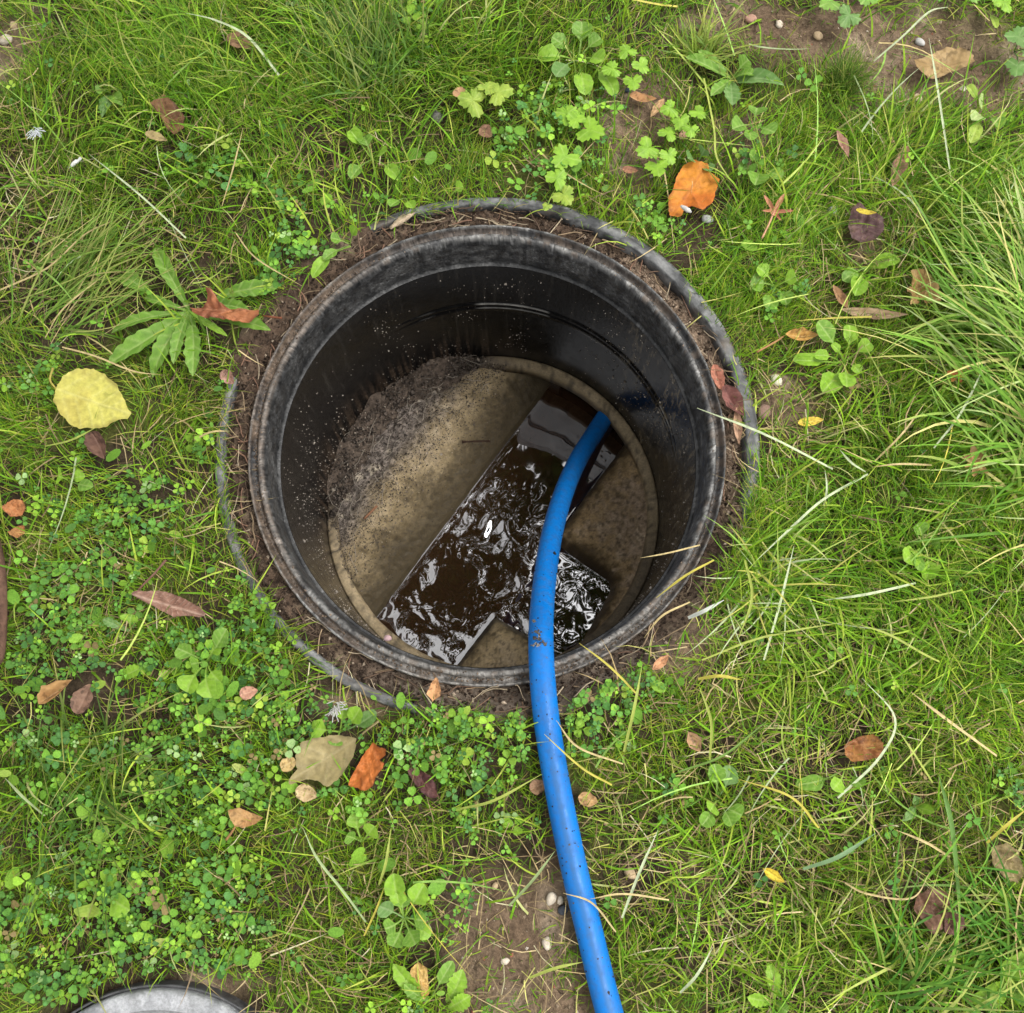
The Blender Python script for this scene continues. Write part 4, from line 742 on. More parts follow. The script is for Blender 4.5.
weed((340, 732), [('spoon', (308, 728), 18, br), ('spoon', (343, 704), 16, br), ('spoon', (360, 708), 16, br), ('spoon', (334, 746), 14, g), ('spoon', (376, 712), 14, gb)], 'pair of round leaves above the olive tan leaf')
weed((362, 842), [('spoon', (356, 812), 18, br), ('spoon', (374, 826), 17, br), ('spoon', (346, 836), 12, g)], 'two upright round leaves below the curled orange leaf')
weed((404, 918), [('spoon', (393, 874), 18, br), ('spoon', (396, 892), 15, br), ('spoon', (423, 886), 18, br), ('spoon', (384, 930), 16, g), ('spoon', (402, 896), 14, g), ('spoon', (392, 948), 16, g), ('spoon', (416, 944), 17, g), ('spoon', (426, 922), 15, g), ('spoon', (378, 908), 16, gb), ('spoon', (430, 938), 13, br)], 'many leaved spoon rosette near the bottom left of the hose', 'weed_plant', .02)
weed((717, 800), [('spoon', (716, 764), 16, g), ('spoon', (733, 766), 16, gb), ('spoon', (744, 816), 17, g), ('spoon', (703, 826), 15, g), ('spoon', (732, 826), 12, g), ('spoon', (712, 812), 16, br)], 'round leaved rosette in the grass right of the hose')
weed((924, 546), [('spoon', (920, 522), 16, g), ('spoon', (907, 560), 20, br), ('spoon', (932, 578), 18, br), ('spoon', (940, 542), 13, g), ('spoon', (918, 570), 12, g)], 'light green spoon leaves deep in the right hand grass')
weed((984, 112), [('spoon', (971, 80), 11, yg), ('spoon', (980, 98), 18, (( .34, .42, .16), (.24, .34, .10), (.4, .46, .2))), ('spoon', (973, 118), 16, ((.34, .42, .16), (.24, .34, .10), (.4, .46, .2))), ('spoon', (976, 136), 14, yg), ('spoon', (1004, 124), 15, g)], 'pale variegated seedling below the big tan oval leaf')
weed((1014, 52), [('lobed', (1019, 36), 26, gb), ('lobed', (1018, 66), 24, gb), ('lobed', (1034, 50), 24, gb)], 'grey green lobed plant at the upper right edge')
weed((848, 6), [('lobed', (849, 15), 24, gb), ('lobed', (830, 2), 22, g), ('lobed', (868, -4), 22, g)], 'grey green lobed leaf hanging from the top edge')
weed((982, 6), [('spoon', (998, 26), 8, yg), ('lobed', (1004, 2), 22, br), ('lobed', (972, -8), 22, g)], 'green plant at the top right corner')
weed((868, 266), [('lance', (906, 254), 16, br), ('spoon', (858, 292), 18, br), ('spoon', (846, 276), 16, g)], 'broad green leaf below the purple brown leaf')
weed((775, 286), [('spoon', (752, 282), 20, g), ('spoon', (770, 306), 17, g), ('spoon', (790, 300), 18, g), ('spoon', (796, 276), 16, br), ('spoon', (760, 262), 15, br)], 'spreading round leaved weed right of the upper rim')
weed((430, 1002), [('dand', (392, 966), 20, br), ('dand', (404, 984), 14, g), ('dand', (462, 972), 22, br, (446, 1004)), ('dand', (470, 998), 20, br, (448, 1010)), ('spoon', (452, 964), 13, g)], 'toothed leaves around the pale yellow tattered leaf')
weed((775, 1002), [('dand', (772, 966), 18, br), ('dand', (748, 998), 16, br), ('dand', (790, 1014), 16, g)], 'toothed light green leaves at the bottom edge right of the hose')
weed((1010, 985), [('lance', (1024, 952), 26, br), ('lance', (974, 1006), 20, br), ('lance', (1034, 1000), 20, g)], 'broad light green leaves at the bottom right corner')
weed((405, 196), [('spoon', (413, 208), 12, br), ('spoon', (397, 190), 13, br), ('spoon', (390, 206), 12, g)], 'tiny round leaves at the top left of the outer ring')
weed((450, 196), [('spoon', (445, 186), 16, br), ('spoon', (463, 184), 13, br)], 'two round leaves above the top of the outer ring')
weed((350, 244), [('spoon', (356, 228), 12, br), ('spoon', (344, 240), 11, br), ('spoon', (330, 236), 12, g), ('spoon', (310, 272), 13, br), ('spoon', (322, 256), 11, g)], 'small shiny leaves on the soil at the upper left of the rim')
weed((110, 92), [('lance', (98, 112), 14, gb), ('lance', (122, 104), 14, g), ('spoon', (94, 88), 12, g)], 'small broad leaved weed in the upper left grass')
weed((372, 158), [('spoon', (350, 130), 16, br), ('spoon', (362, 130), 16, g), ('spoon', (386, 150), 14, br), ('spoon', (398, 176), 14, br), ('spoon', (350, 176), 14, g)], 'round leaved weed in the clover upper left of the rim')
weed((845, 770), [('spoon', (836, 790), 16, br), ('spoon', (800, 786), 14, g), ('spoon', (862, 786), 13, g)], 'half hidden green leaves left of the orange brown leaf')
weed((916, 806), [('lance', (906, 822), 9, gb), ('lance', (918, 796), 9, gb), ('lance', (934, 812), 10, br)], 'narrow leaved seedling in the lower right grass')

# ---------------------------------------------------------------- single long blades
STR, PAL, YEB, GRB, YGB = (.42, .33, .15), (.37, .42, .25), (.46, .40, .07), (.15, .25, .05), (.33, .38, .08)
def long_blade(pts, wpx, col, label, up=(.03, .05, .045), col2=None, name='grass_straw'):
    hs = np.interp(np.linspace(0, 1, len(pts)), np.linspace(0, 1, len(up)), up); q = [gz(px, py, h) for (px, py), h in zip(pts, hs)]
    wpx *= .62; n = 22; path = spline(q, n); T = np.gradient(path, axis=0); T /= np.linalg.norm(T, axis=1)[:, None]; A = np.cross(T, [0, 0, 1]); A /= np.linalg.norm(A, axis=1)[:, None]; Bn = np.cross(A, T)
    s = np.linspace(0, 1, n); wd = wpx * MPP / 2 * np.clip(np.minimum(1, (1 - s) * 2.6 + .12), .15, 1) * (.75 + .25 * np.minimum(1, s * 4)); tw = np.sin(s * 3 + pts[0][0]) * .35
    A2 = A * np.cos(tw)[:, None] + Bn * np.sin(tw)[:, None]
    V = np.stack([path - A2 * wd[:, None], path - Bn * wd[:, None] * .45, path + A2 * wd[:, None]], 1).reshape(-1, 3)
    c = mixc(col, col2 if col2 is not None else np.array(col) * .85, s); c = np.repeat(c, 3, 0)
    tag(obj(name, mesh(name, V, grid_faces(n, 3), c), M_STRAW if col in (STR, PAL) else M_GRASS), label, 'grass blade', 'long single grass blades')
for a in [
 ([(279, 75), (248, 37), (215, 20), (186, 13)], 5, PAL, 'whitish blade arching over the brown leaf at the top left'),
 ([(0, 290), (47, 268), (84, 235), (112, 221)], 4, STR, 'long tan straw sweeping up from the left edge above the rosette'),
 ([(45, 338), (63, 309), (104, 275)], 3, STR, 'short tan straw left of the dandelion rosette'),
 ([(186, 238), (140, 195), (89, 154)], 3.5, PAL, 'pale straight blade slanting down to the dandelion rosette'),
 ([(145, 86), (125, 50), (114, 8)], 2.6, YGB, 'thin yellow green blade upright near the upper left brown leaf'),
 ([(222, 206), (234, 165), (243, 128)], 2.4, STR, 'thin grey straw standing between two clover patches at upper left'),
 ([(235, 232), (256, 258), (302, 286)], 2.4, STR, 'thin tan straw bending towards the upper left rim'),
 ([(46, 446), (71, 440), (97, 427)], 3, YGB, 'pale blade curved under the large lime yellow leaf'),
 ([(62, 347), (95, 356), (133, 371), (163, 375)], 3, STR, 'tan orange straw passing above the large lime yellow leaf'),
 ([(194, 440), (211, 432), (230, 431)], 3.4, STR, 'hooked tan straw reaching over the left ring'),
 ([(833, 469), (764, 434), (697, 408)], 4.5, PAL, 'white pointed straw reaching across the right rim'),
 ([(868, 474), (824, 499), (791, 528), (757, 560)], 4, PAL, 'pale bent blade descending to the lower right rim'),
 ([(824, 506), (827, 488), (825, 470)], 3, PAL, 'short white blade piece where two pale blades meet right of the rim'),
 ([(932, 465), (900, 464), (872, 467)], 3.4, STR, 'level orange tipped straw in the right hand grass'),
 ([(866, 472), (852, 463), (840, 450)], 3.4, PAL, 'short pale blade slanting beside the level orange tipped straw'),
 ([(934, 448), (962, 411), (988, 358)], 3.6, PAL, 'long pale green blade rising past the small red orange leaf'),
 ([(875, 461), (902, 434), (925, 403)], 3, STR, 'straw rising left of the small red orange leaf'),
 ([(916, 583), (868, 594), (825, 600)], 4, PAL, 'bluish pale blade lying level below the light green spoon leaves'),
 ([(962, 590), (930, 597), (892, 602)], 3, YGB, 'yellowish blade level right of the bluish pale blade'),
 ([(702, 660), (764, 637), (849, 621)], 3.4, YGB, 'long yellow green blade slanting up right of the hose clover'),
 ([(940, 662), (922, 653), (888, 634), (857, 624)], 4, YGB, 'yellow blade slanting down in the mid right grass'),
 ([(764, 660), (781, 600), (794, 546)], 4, PAL, 'tall pale green blade standing right of the lower right rim'),
 ([(997, 756), (949, 721), (911, 692)], 4.5, STR, 'wide straw blade slanting down right of the orange brown leaf'),
 ([(838, 798), (880, 757), (895, 718), (862, 678)], 4, PAL, 'pale curved blade looping round the orange brown leaf'),
 ([(933, 783), (915, 755), (896, 727)], 3.4, YGB, 'yellow green blade slanting away right of the orange brown leaf'),
 ([(678, 772), (724, 755), (768, 720)], 3.4, GRB, 'green blade slanting up above the round leaved rosette'),
 ([(698, 679), (720, 676), (742, 680)], 5, YEB, 'short wide yellow blade right of the hose clover'),
 ([(710, 760), (711, 721), (699, 686)], 4, YGB, 'upright yellow green blade under the short wide yellow blade'),
 ([(819, 828), (791, 797), (738, 779)], 3.6, YEB, 'bent yellow blade right of the round leaved rosette'),
 ([(803, 869), (838, 857), (876, 833)], 6, (.17, .27, .13), 'broad blue green blade in the lower right lawn'),
 ([(845, 883), (868, 894), (912, 898), (930, 872)], 3, STR, 'thin straw curling under the broad blue green blade'),
 ([(680, 993), (697, 975), (713, 947)], 4, PAL, 'pale green blade near the bottom edge right of the hose'),
 ([(950, 857), (925, 842), (896, 830)], 3.6, STR, 'pale straw slanting towards the greenish tan leaf'),
 ([(960, 910), (952, 827), (939, 776)], 7, (.12, .23, .05), 'wide green blade standing over the pinkish brown leaf'),
 ([(987, 843), (1006, 826), (1028, 808)], 4.5, YEB, 'yellow blade pointing up from the greenish tan leaf'),
 ([(612, 785), (582, 768), (544, 734)], 3.2, YEB, 'yellow blade lying across the hose below the rim', (.05, .055, .062)),
 ([(623, 764), (578, 747), (556, 720)], 3, STR, 'straw lying across the hose above the yellow blade', (.04, .05, .06)),
 ([(616, 932), (592, 903), (563, 893)], 2.8, STR, 'straw lying across the lower part of the hose', (.035, .05, .054)),
 ([(669, 900), (624, 894), (590, 899)], 2.8, STR, 'thin straw reaching from the right to the lower hose', (.03, .05, .052)),
 ([(622, 918), (638, 876), (658, 830)], 4, PAL, 'pale blade slanting beside the tan pebble right of the hose'),
 ([(624, 752), (634, 709), (642, 666)], 4.6, YGB, 'wide yellow green blade upright right of the hose'),
 ([(637, 694), (609, 666), (579, 643)], 3.4, YEB, 'yellow straw poking over the lower rim right of the hose', (.03, .035, .035)),
 ([(460, 809), (495, 800), (542, 774)], 4, YGB, 'yellow green blade slanting up to the left side of the hose'),
 ([(529, 978), (556, 968), (583, 962)], 4.2, YGB, 'pale tipped blade beside the hose at the bottom'),
 ([(509, 906), (533, 880), (555, 851)], 4, (.26, .33, .14), 'flat grey green blade on the bare soil left of the hose'),
 ([(874, 61), (902, 37), (929, 12), (948, 7)], 4, PAL, 'whitish blade arching left of the big tan oval leaf'),
 ([(950, 170), (937, 84), (929, 38)], 3.4, PAL, 'pale blade crossing the big tan oval leaf'),
 ([(704, 78), (714, 128), (717, 158), (735, 186)], 3.8, YGB, 'yellow green stem trailing down right of the orange leaf'),
 ([(45, 816), (23, 797), (5, 778)], 4.2, (.34, .40, .20), 'pale wide blade at the lower left edge'),
 ([(366, 922), (343, 891), (317, 858), (303, 828)], 3.8, (.34, .42, .20), 'long pale green blade left of the many leaved rosette'),
 ([(364, 936), (376, 910), (384, 888)], 3, YEB, 'short golden straw left of the many leaved rosette'),
 ([(379, 885), (386, 862), (391, 828)], 4, YGB, 'green blade upright below the two round leaves'),
 ([(714, 560), (685, 576), (656, 598)], 3.6, YEB, 'yellow blade lying along the lower right rim', (.04, .05, .03)),
 ([(690, 602), (662, 616), (644, 638)], 3, STR, 'tan straw hooked over the lower right rim', (.04, .04, .02)),
 ([(688, 618), (704, 611), (724, 600)], 6, (.55, .56, .50), 'broken white stem on the ground at the lower right rim'),
 ([(700, 545), (668, 553), (640, 558)], 2.6, STR, 'straw poking out over the hole at the right', (.04, .04, .035)),
 ([(745, 560), (752, 598), (738, 640)], 4, YGB, 'drooping yellow green blade outside the lower right rim'),
 ([(822, 372), (800, 390), (905, 440)], 2, STR, '')]:
    if a[3]: long_blade(a[0], a[1], a[2], a[3], *(a[4:]))

# ---------------------------------------------------------------- grass, thatch, clover
def blades(x, y, z, head, L, W, t0, bend, tint, tip=None, nseg=3, zmin=None):
    n = len(x); s = np.linspace(0, 1, nseg + 1)[None]; ph = t0[:, None] + bend[:, None] * s
    ds = L[:, None] / nseg; cx = np.concatenate([np.zeros((n, 1)), np.cumsum(np.sin((ph[:, 1:] + ph[:, :-1]) / 2) * ds, 1)], 1)
    cz = np.concatenate([np.zeros((n, 1)), np.cumsum(np.cos((ph[:, 1:] + ph[:, :-1]) / 2) * ds, 1)], 1); cz = np.maximum(cz, .0015 + .0 * cz)
    hd = head[:, None] + rng.normal(0, .25, n)[:, None] * s; X = x[:, None] + np.cos(hd) * cx; Y = y[:, None] + np.sin(hd) * cx; Z = z[:, None] + cz
    wd = (W[:, None] / 2) * np.clip(1.05 - s ** 2.2, .0, 1); tw = rng.uniform(-.7, .7, n)[:, None]
    wx, wy, wz = -np.sin(hd) * np.cos(tw), np.cos(hd) * np.cos(tw), np.sin(tw) * np.ones_like(s)
    Lf = np.stack([X - wx * wd, Y - wy * wd, Z - wz * wd], -1); Rt = np.stack([X + wx * wd, Y + wy * wd, Z + wz * wd], -1)
    V = np.concatenate([np.stack([Lf[:, :-1], Rt[:, :-1]], 2).reshape(n, -1, 3), np.stack([X[:, -1], Y[:, -1], Z[:, -1]], -1)[:, None]], 1)
    nv = 2 * nseg + 1; k = np.arange(nseg - 1); q = np.stack([2 * k, 2 * k + 1, 2 * k + 3, 2 * k + 2], -1); tr = np.array([[2 * nseg - 2, 2 * nseg - 1, 2 * nseg]])
    off = (np.arange(n) * nv)[:, None, None]; F = [(q[None] + off).reshape(-1, 4), (tr[None] + off).reshape(-1, 3)]
    f = np.repeat(np.linspace(0, 1, nseg + 1), 2)[:nv]; T = tint[:, None] * np.ones((1, nv, 1))
    if tip is not None: T = T * (1 - f[None, :, None] ** 2 * tip[1][:, None, None]) + np.asarray(tip[0])[None, None] * f[None, :, None] ** 2 * tip[1][:, None, None]
    return V.reshape(-1, 3), F, T.reshape(-1, 3)
def palette(n, cols, wts):
    c = np.asarray(cols)[rng.choice(len(cols), n, p=np.asarray(wts) / np.sum(wts))]; return c * rng.uniform(.75, 1.3, (n, 1))
def scatter(n, half_w=1.02, cy=0.0):
    x = rng.uniform(-half_w, half_w, n); y = rng.uniform(-half_w, half_w, n) + cy; k = free(x, y); return x[k], y[k]
def lawn(name, parts, mat, label):
    V = []; F = {3: [], 4: []}; T = []; off = 0
    for v, f, t in parts:
        V.append(v); T.append(t)
        for ff in (f if isinstance(f, list) else [f]): F[ff.shape[1]].append(ff + off)
        off += len(v)
    o = obj(name, mesh(name, np.vstack(V), [np.vstack(F[k]) for k in (3, 4) if F[k]], np.vstack(T)), mat); tag(o, label, kind='stuff'); return o

def build_lawn():
    # fine short turf
    x, y = scatter(370000); soil = field('soil', x, y) + (fbm(x, y, 12, 9) - .5) * .5; clo = field('clover', x, y); lush = field('lush', x, y)
    p = np.clip(.50 + .5 * lush + (fbm(x, y, 13, 71, 3) - .5) * 1.7, .06, 1) * (1 - .78 * sm(.2, .95, soil)) * (1 - .28 * np.clip(clo, 0, 1)); pm = press_mask(x, y); pm = np.where(rng.random(len(x)) < .13, 1, pm)
    k = rng.random(len(x)) < p * (.12 + .88 * pm); x, y, soil, clo, lush, pm = x[k], y[k], soil[k], clo[k], lush[k], pm[k]; n = len(x)
    L = rng.uniform(.018, .046, n) * (1 + .5 * np.clip(lush, 0, 1)) * (1 - .4 * sm(.3, 1, soil)) * (.45 + .55 * pm); W = rng.uniform(.0007, .0017, n)
    swirl = fbm(x, y, 4, 77) * 14; head = swirl + rng.normal(0, 1.1, n)
    c = palette(n, [(.125, .255, .010), (.066, .155, .009), (.20, .325, .015), (.29, .34, .028), (.33, .27, .08), (.105, .24, .028)], [.33, .24, .22, .09, .04, .08])
    dry = np.clip(field('straw', x, y) * .7 + (fbm(x, y, 6, 81) - .45), 0, 1); c = mixc(c, (.20, .18, .04), dry * .45 * rng.random(n)); c = c * (.60 + .78 * fbm(x, y, 10, 83))[:, None]; c = mixc(c, c * np.array([.66, .88, .9]), np.clip(lush, 0, 1) * .6)
    P1 = blades(x, y, ground_h(x, y) - .002, head, L, W, rng.uniform(.0, .8, n), rng.uniform(.2, 1.5, n), c, ((.42, .36, .12), (rng.random(n) < .2) * rng.uniform(.3, .9, n)))
    # medium blades, wider and longer
    x, y = scatter(36000); lush = field('lush', x, y); soil = field('soil', x, y) + (fbm(x, y, 12, 9) - .5) * .5; clo = field('clover', x, y); pm = press_mask(x, y); pm = np.where(rng.random(len(x)) < .08, 1, pm)
    p = np.clip(.25 + .75 * lush + (fbm(x, y, 7, 171) - .5) * .8, .04, 1) * (1 - .85 * sm(.2, .9, soil)) * (1 - .6 * np.clip(clo, 0, 1)) * pm; k = rng.random(len(x)) < p; x, y, lush, pm = x[k], y[k], lush[k], pm[k]; n = len(x)
    L = rng.uniform(.04, .085, n) * (1 + .4 * np.clip(lush, 0, 1)); W = rng.uniform(.0016, .0032, n); head = fbm(x, y, 3.5, 177) * 16 + rng.normal(0, .9, n)
    rr = np.hypot(x, y); inward = rr < .45; head = np.where(inward, np.arctan2(y, x) + rng.normal(0, 1.1, n), head)
    c = palette(n, [(.135, .285, .013), (.078, .185, .011), (.21, .36, .020), (.31, .40, .045), (.40, .42, .16)], [.36, .24, .24, .11, .05])
    P2_ = blades(x, y, ground_h(x, y) - .002, head, L, W, rng.uniform(.1, .9, n), rng.uniform(.4, 1.6, n), c, ((.46, .38, .12), (rng.random(n) < .3) * rng.uniform(.3, .9, n)), nseg=5)
    # farther out, coarser and sparser
    x, y = scatter(90000, 2.6); k = np.maximum(np.abs(x), np.abs(y)) > .98; x, y = x[k], y[k]; n = len(x)
    P3 = blades(x, y, ground_h(x, y), rng.random(n) * 6.28, rng.uniform(.03, .08, n), rng.uniform(.002, .004, n), rng.uniform(.1, .8, n), rng.uniform(.3, 1.5, n), palette(n, [(.075, .14, .02), (.12, .19, .03), (.18, .2, .05)], [.5, .35, .15]))
    lawn('lawn_grass', [P1, P2_, P3], M_GRASS, 'fine green lawn grass around the open drain chamber')
    # dead thatch lying flat
    x, y = scatter(34000); st = field('straw', x, y) + .35 + (fbm(x, y, 8, 87) - .5); soil = field('soil', x, y); pm = press_mask(x, y)
    k = rng.random(len(x)) < np.clip(st - .15, .04, 1) * (1 - .1 * np.clip(soil, 0, 1)) * (.2 + .8 * pm); x, y, pm = x[k], y[k], pm[k]; n = len(x)
    up = rng.random(n) ** 2 * .022 * pm
    P4 = blades(x, y, ground_h(x, y) + .001 + up, rng.random(n) * 6.28, rng.uniform(.015, .075, n), rng.uniform(.0007, .0018, n), rng.uniform(1.3, 1.6, n), rng.uniform(-.25, .35, n), palette(n, [(.26, .19, .085), (.36, .28, .14), (.16, .11, .055), (.34, .32, .09), (.44, .40, .24)], [.33, .2, .3, .12, .05]), nseg=3)
    x, y = scatter(1000); st = field('straw', x, y) + .7 * sm(.12, .3, x) + .1; pm = press_mask(x, y); k = (rng.random(len(x)) < np.clip(st, 0, 1) * .55 * pm) & (np.hypot(x, y) > .40); x, y = x[k], y[k]; n = len(x)
    P5 = blades(x, y, ground_h(x, y) + rng.uniform(.012, .03, n), rng.random(n) * 6.28, rng.uniform(.05, .15, n), rng.uniform(.0012, .0027, n), rng.uniform(1.1, 1.5, n), rng.uniform(-.2, .5, n), palette(n, [(.32, .38, .20), (.32, .40, .08), (.38, .30, .13), (.20, .34, .06), (.42, .37, .06)], [.22, .28, .18, .24, .08]), nseg=6)
    lawn('dry_thatch', [P4, P5], M_STRAW, 'dead straw coloured grass lying flat through the lawn')
build_lawn()

def build_clover():
    x, y = scatter(84000); f = field('clover', x, y) * .72 + (fbm(x, y, 12, 121, 3) - .5) * 1.9 - .07; soil = field('soil', x, y); pm = press_mask(x, y)
    p = sm(.28, .85, f) * .62 * (1 - .6 * np.clip(soil, 0, 1)) * pm + .008 * (soil < .4) * pm; th = np.arctan2(y, x)
    k = (rng.random(len(x)) < p) & ((np.hypot(x, y) > R_IN + .004) | (hidden(th) > .5) | (rng.random(len(x)) < np.where((np.degrees(th) % 360 > 180) & (np.degrees(th) % 360 < 262) | (np.degrees(th) % 360 > 100) & (np.degrees(th) % 360 < 160), .75, .22))); x, y = x[k], y[k]; n = len(x)
    T0 = np.array([[0, 0, 0], [.30, .34, .10], [.68, .50, .15], [.98, .28, .10], [.96, 0, 0], [.98, -.28, .10], [.68, -.50, .15], [.30, -.34, .10], [.5, 0, -.02]])
    F0 = np.array([[8, 0, 1], [8, 1, 2], [8, 2, 3], [8, 3, 4], [8, 4, 5], [8, 5, 6], [8, 6, 7], [8, 7, 0]])[:, ::-1]
    size = np.clip(np.exp(rng.normal(-5.36, .42, n)), .0020, .012); base_dead = rng.random(n) < .025 * (1 + .35 * (fbm(x, y, 6, 131) - .3)); h = rng.uniform(.010, .036, n); g0 = ground_h(x, y); a0 = rng.random(n) * 6.283
    tx, ty = rng.normal(0, .28, n), rng.normal(0, .28, n); Vs = []; Ts = []
    base = palette(n, [(.085, .205, .030), (.12, .255, .028), (.062, .160, .036), (.19, .34, .030), (.26, .37, .045), (.24, .36, .13)], [.32, .29, .20, .13, .03, .03])
    base = np.where(base_dead[:, None], np.array([.20, .15, .06]), base)
    for j in range(3):
        a = a0 + j * 2.094 + rng.normal(0, .15, n); c, s = np.cos(a)[:, None], np.sin(a)[:, None]; sc = (size * rng.uniform(.85, 1.15, n))[:, None]
        dr = rng.uniform(-.35, .35, n)[:, None]
        lx = T0[None, :, 0] * sc + size[:, None] * .08; ly = T0[None, :, 1] * sc; lz = T0[None, :, 2] * sc * rng.uniform(.2, 1.6, n)[:, None] + lx * dr
        X = lx * c - ly * s; Y = lx * s + ly * c; Z = lz + X * tx[:, None] + Y * ty[:, None]
        Vs.append(np.stack([X + x[:, None], Y + y[:, None], Z + (g0 + h)[:, None]], -1)); cc = base * rng.uniform(.8, 1.25, (n, 1)); Ts.append(np.repeat(cc[:, None], 9, 1) * np.array([1, 1, 1, 1.06, 1.1, 1.06, 1, 1, 1.12])[None, :, None])
    V = np.stack(Vs, 1).reshape(-1, 3); T = np.stack(Ts, 1).reshape(-1, 3); F = (F0[None] + (np.arange(n * 3) * 9)[:, None, None]).reshape(-1, 3)
    st = blades(x + rng.normal(0, .004, n), y + rng.normal(0, .004, n), g0 - .001, rng.random(n) * 6.28, h + .001, np.full(n, .0009), np.full(n, .08), np.full(n, .1), np.tile([.11, .17, .04], (n, 1)), nseg=2)
    lawn('clover_cover', [(V, F, T), st], M_CLOVER, 'mat of small three leaved clover spreading through the lawn')
    # little rounded leaves of other low herbs
    x, y = scatter(5200); f = field('clover', x, y) + field('lush', x, y) * .2 + (fbm(x, y, 10, 141) - .5); pm = press_mask(x, y); k = (rng.random(len(x)) < sm(.25, .9, f) * .34 * pm); x, y = x[k], y[k]; n = len(x)
    m = 9; ang = np.linspace(0, 2 * math.pi, m, endpoint=False); s = rng.uniform(.0028, .0098, n)[:, None]; a = (rng.random(n) * 6.28)[:, None]
    lx = np.cos(ang)[None] * s * 1.25; ly = np.sin(ang)[None] * s * (.62 + .3 * rng.random((n, 1))); X = lx * np.cos(a) - ly * np.sin(a); Y = lx * np.sin(a) + ly * np.cos(a)
    Z = (ground_h(x, y) + rng.uniform(.012, .034, n))[:, None] + X * rng.normal(0, .3, n)[:, None] + Y * rng.normal(0, .3, n)[:, None] + np.abs(ly) * .25
    V = np.stack([X + x[:, None], Y + y[:, None], Z], -1); ctr = V.mean(1, keepdims=True) - np.array([0, 0, .0008]); V = np.concatenate([V, ctr], 1)
    F = np.array([[i, (i + 1) % m, m] for i in range(m)]); F = (F[None] + (np.arange(n) * (m + 1))[:, None, None]).reshape(-1, 3)
    c = palette(n, [(.12, .25, .028), (.18, .33, .032), (.08, .18, .032), (.25, .36, .05), (.34, .38, .10)], [.37, .32, .2, .09, .02])
    lawn('herb_leaves', [(V.reshape(-1, 3), F, np.repeat(c, m + 1, 0))], M_CLOVER, 'small rounded herb leaves mixed through the clover')
build_clover()

def tuft(ctr, n, L, W, label, spread, lean=None, pal=None, t0=(.1, .7), bend=(.4, 1.2), head_sd=6.3, name='grass_tuft'):
    c = gz(*ctr, 0); x = c[0] + rng.normal(0, spread, n); y = c[1] + rng.normal(0, spread, n); hd = (R(lean) if lean is not None else 0) + rng.normal(0, head_sd, n)
    pal = pal or ([(.085, .165, .025), (.06, .125, .02), (.14, .22, .035), (.24, .28, .08)], [.4, .3, .2, .1])
    k = free(x, y); x, y, hd = x[k], y[k], hd[k]; n = len(x)
    V, F, T = blades(x, y, ground_h(x, y) - .002, hd, rng.uniform(*L, n), rng.uniform(*W, n), rng.uniform(*t0, n), rng.uniform(*bend, n), palette(n, *pal), ((.5, .42, .14), (rng.random(n) < .3) * rng.uniform(.3, .9, n)), nseg=6)
    tag(obj(name, mesh(name, V, F[::-1], T), M_GRASS), label, 'grass tuft', 'grass tufts')
tuft((842, 88), 420, (.04, .075), (.0007, .0013), 'fine leaved bright grass tuft on bare soil at the upper right', .012, pal=([(.09, .18, .02), (.06, .14, .018), (.15, .24, .03)], [.45, .3, .25]), t0=(.0, .6), bend=(.2, .8))
TD = ([(.075, .20, .02), (.05, .14, .016), (.13, .27, .03), (.33, .38, .09)], [.4, .3, .2, .1])
TP = ([(.14, .28, .03), (.09, .20, .02), (.22, .35, .06), (.34, .42, .16), (.46, .42, .15)], [.34, .24, .22, .13, .07])
tuft((1050, 365), 250, (.12, .27), (.0022, .0052), 'big tussock of long arching grass at the right edge', .05, 152, TP, (.65, 1.15), (.2, .7), .45)
tuft((1042, 265), 170, (.08, .17), (.002, .0045), 'long flopped grass at the right edge above the big tussock', .04, 160, TP, (.6, 1.15), (.2, .7), .5)
tuft((1052, 470), 130, (.10, .22), (.0022, .005), 'long grass at the right edge below the big tussock', .05, 165, TP, (.6, 1.1), (.2, .7), .55)
tuft((905, 985), 80, (.09, .19), (.0022, .0042), 'coarse wide bladed grass tuft at the lower right', .03, 60, TD, (.2, .9), (.4, 1.1), 1.0)
tuft((1020, 930), 80, (.08, .16), (.0022, .004), 'coarse green grass tuft at the lower right edge', .03, 170, TD, (.4, 1.0), (.3, .9), .8)
tuft((60, 290), 170, (.10, .18), (.0014, .0028), 'swept over yellowish grass tuft left of the rosette', .04, 25, ([(.19, .30, .05), (.12, .24, .03), (.30, .34, .09), (.44, .38, .16)], [.38, .34, .18, .1]), (.7, 1.2), (.1, .5), .4)
tuft((90, 800), 130, (.08, .15), (.0016, .003), 'dark green grass tuft above the round bright leaves at lower left', .045, 0, None, (.5, 1.1), (.2, .7), .9)
tuft((700, 60), 70, (.05, .09), (.002, .0032), 'yellow green grass tuft beside the leafy rosette at the top', .012, 60, ([(.19, .27, .04), (.13, .22, .03), (.28, .32, .06)], [.4, .4, .2]), (.3, 1.0), (.3, 1.0), 1.4)
tuft((370, 70), 240, (.07, .13), (.0016, .003), 'tall lush grass tuft at the top left of the clover', .04, 100, None, (.1, .8), (.4, 1.0), 1.3)

tuft((768, 588), 60, (.06, .15), (.0015, .0034), 'loose pale grass tuft outside the lower right rim', .022, None, ([(.38, .44, .24), (.20, .33, .05), (.44, .42, .10), (.12, .25, .025)], [.3, .3, .2, .2]), (.6, 1.2), (.1, .6))
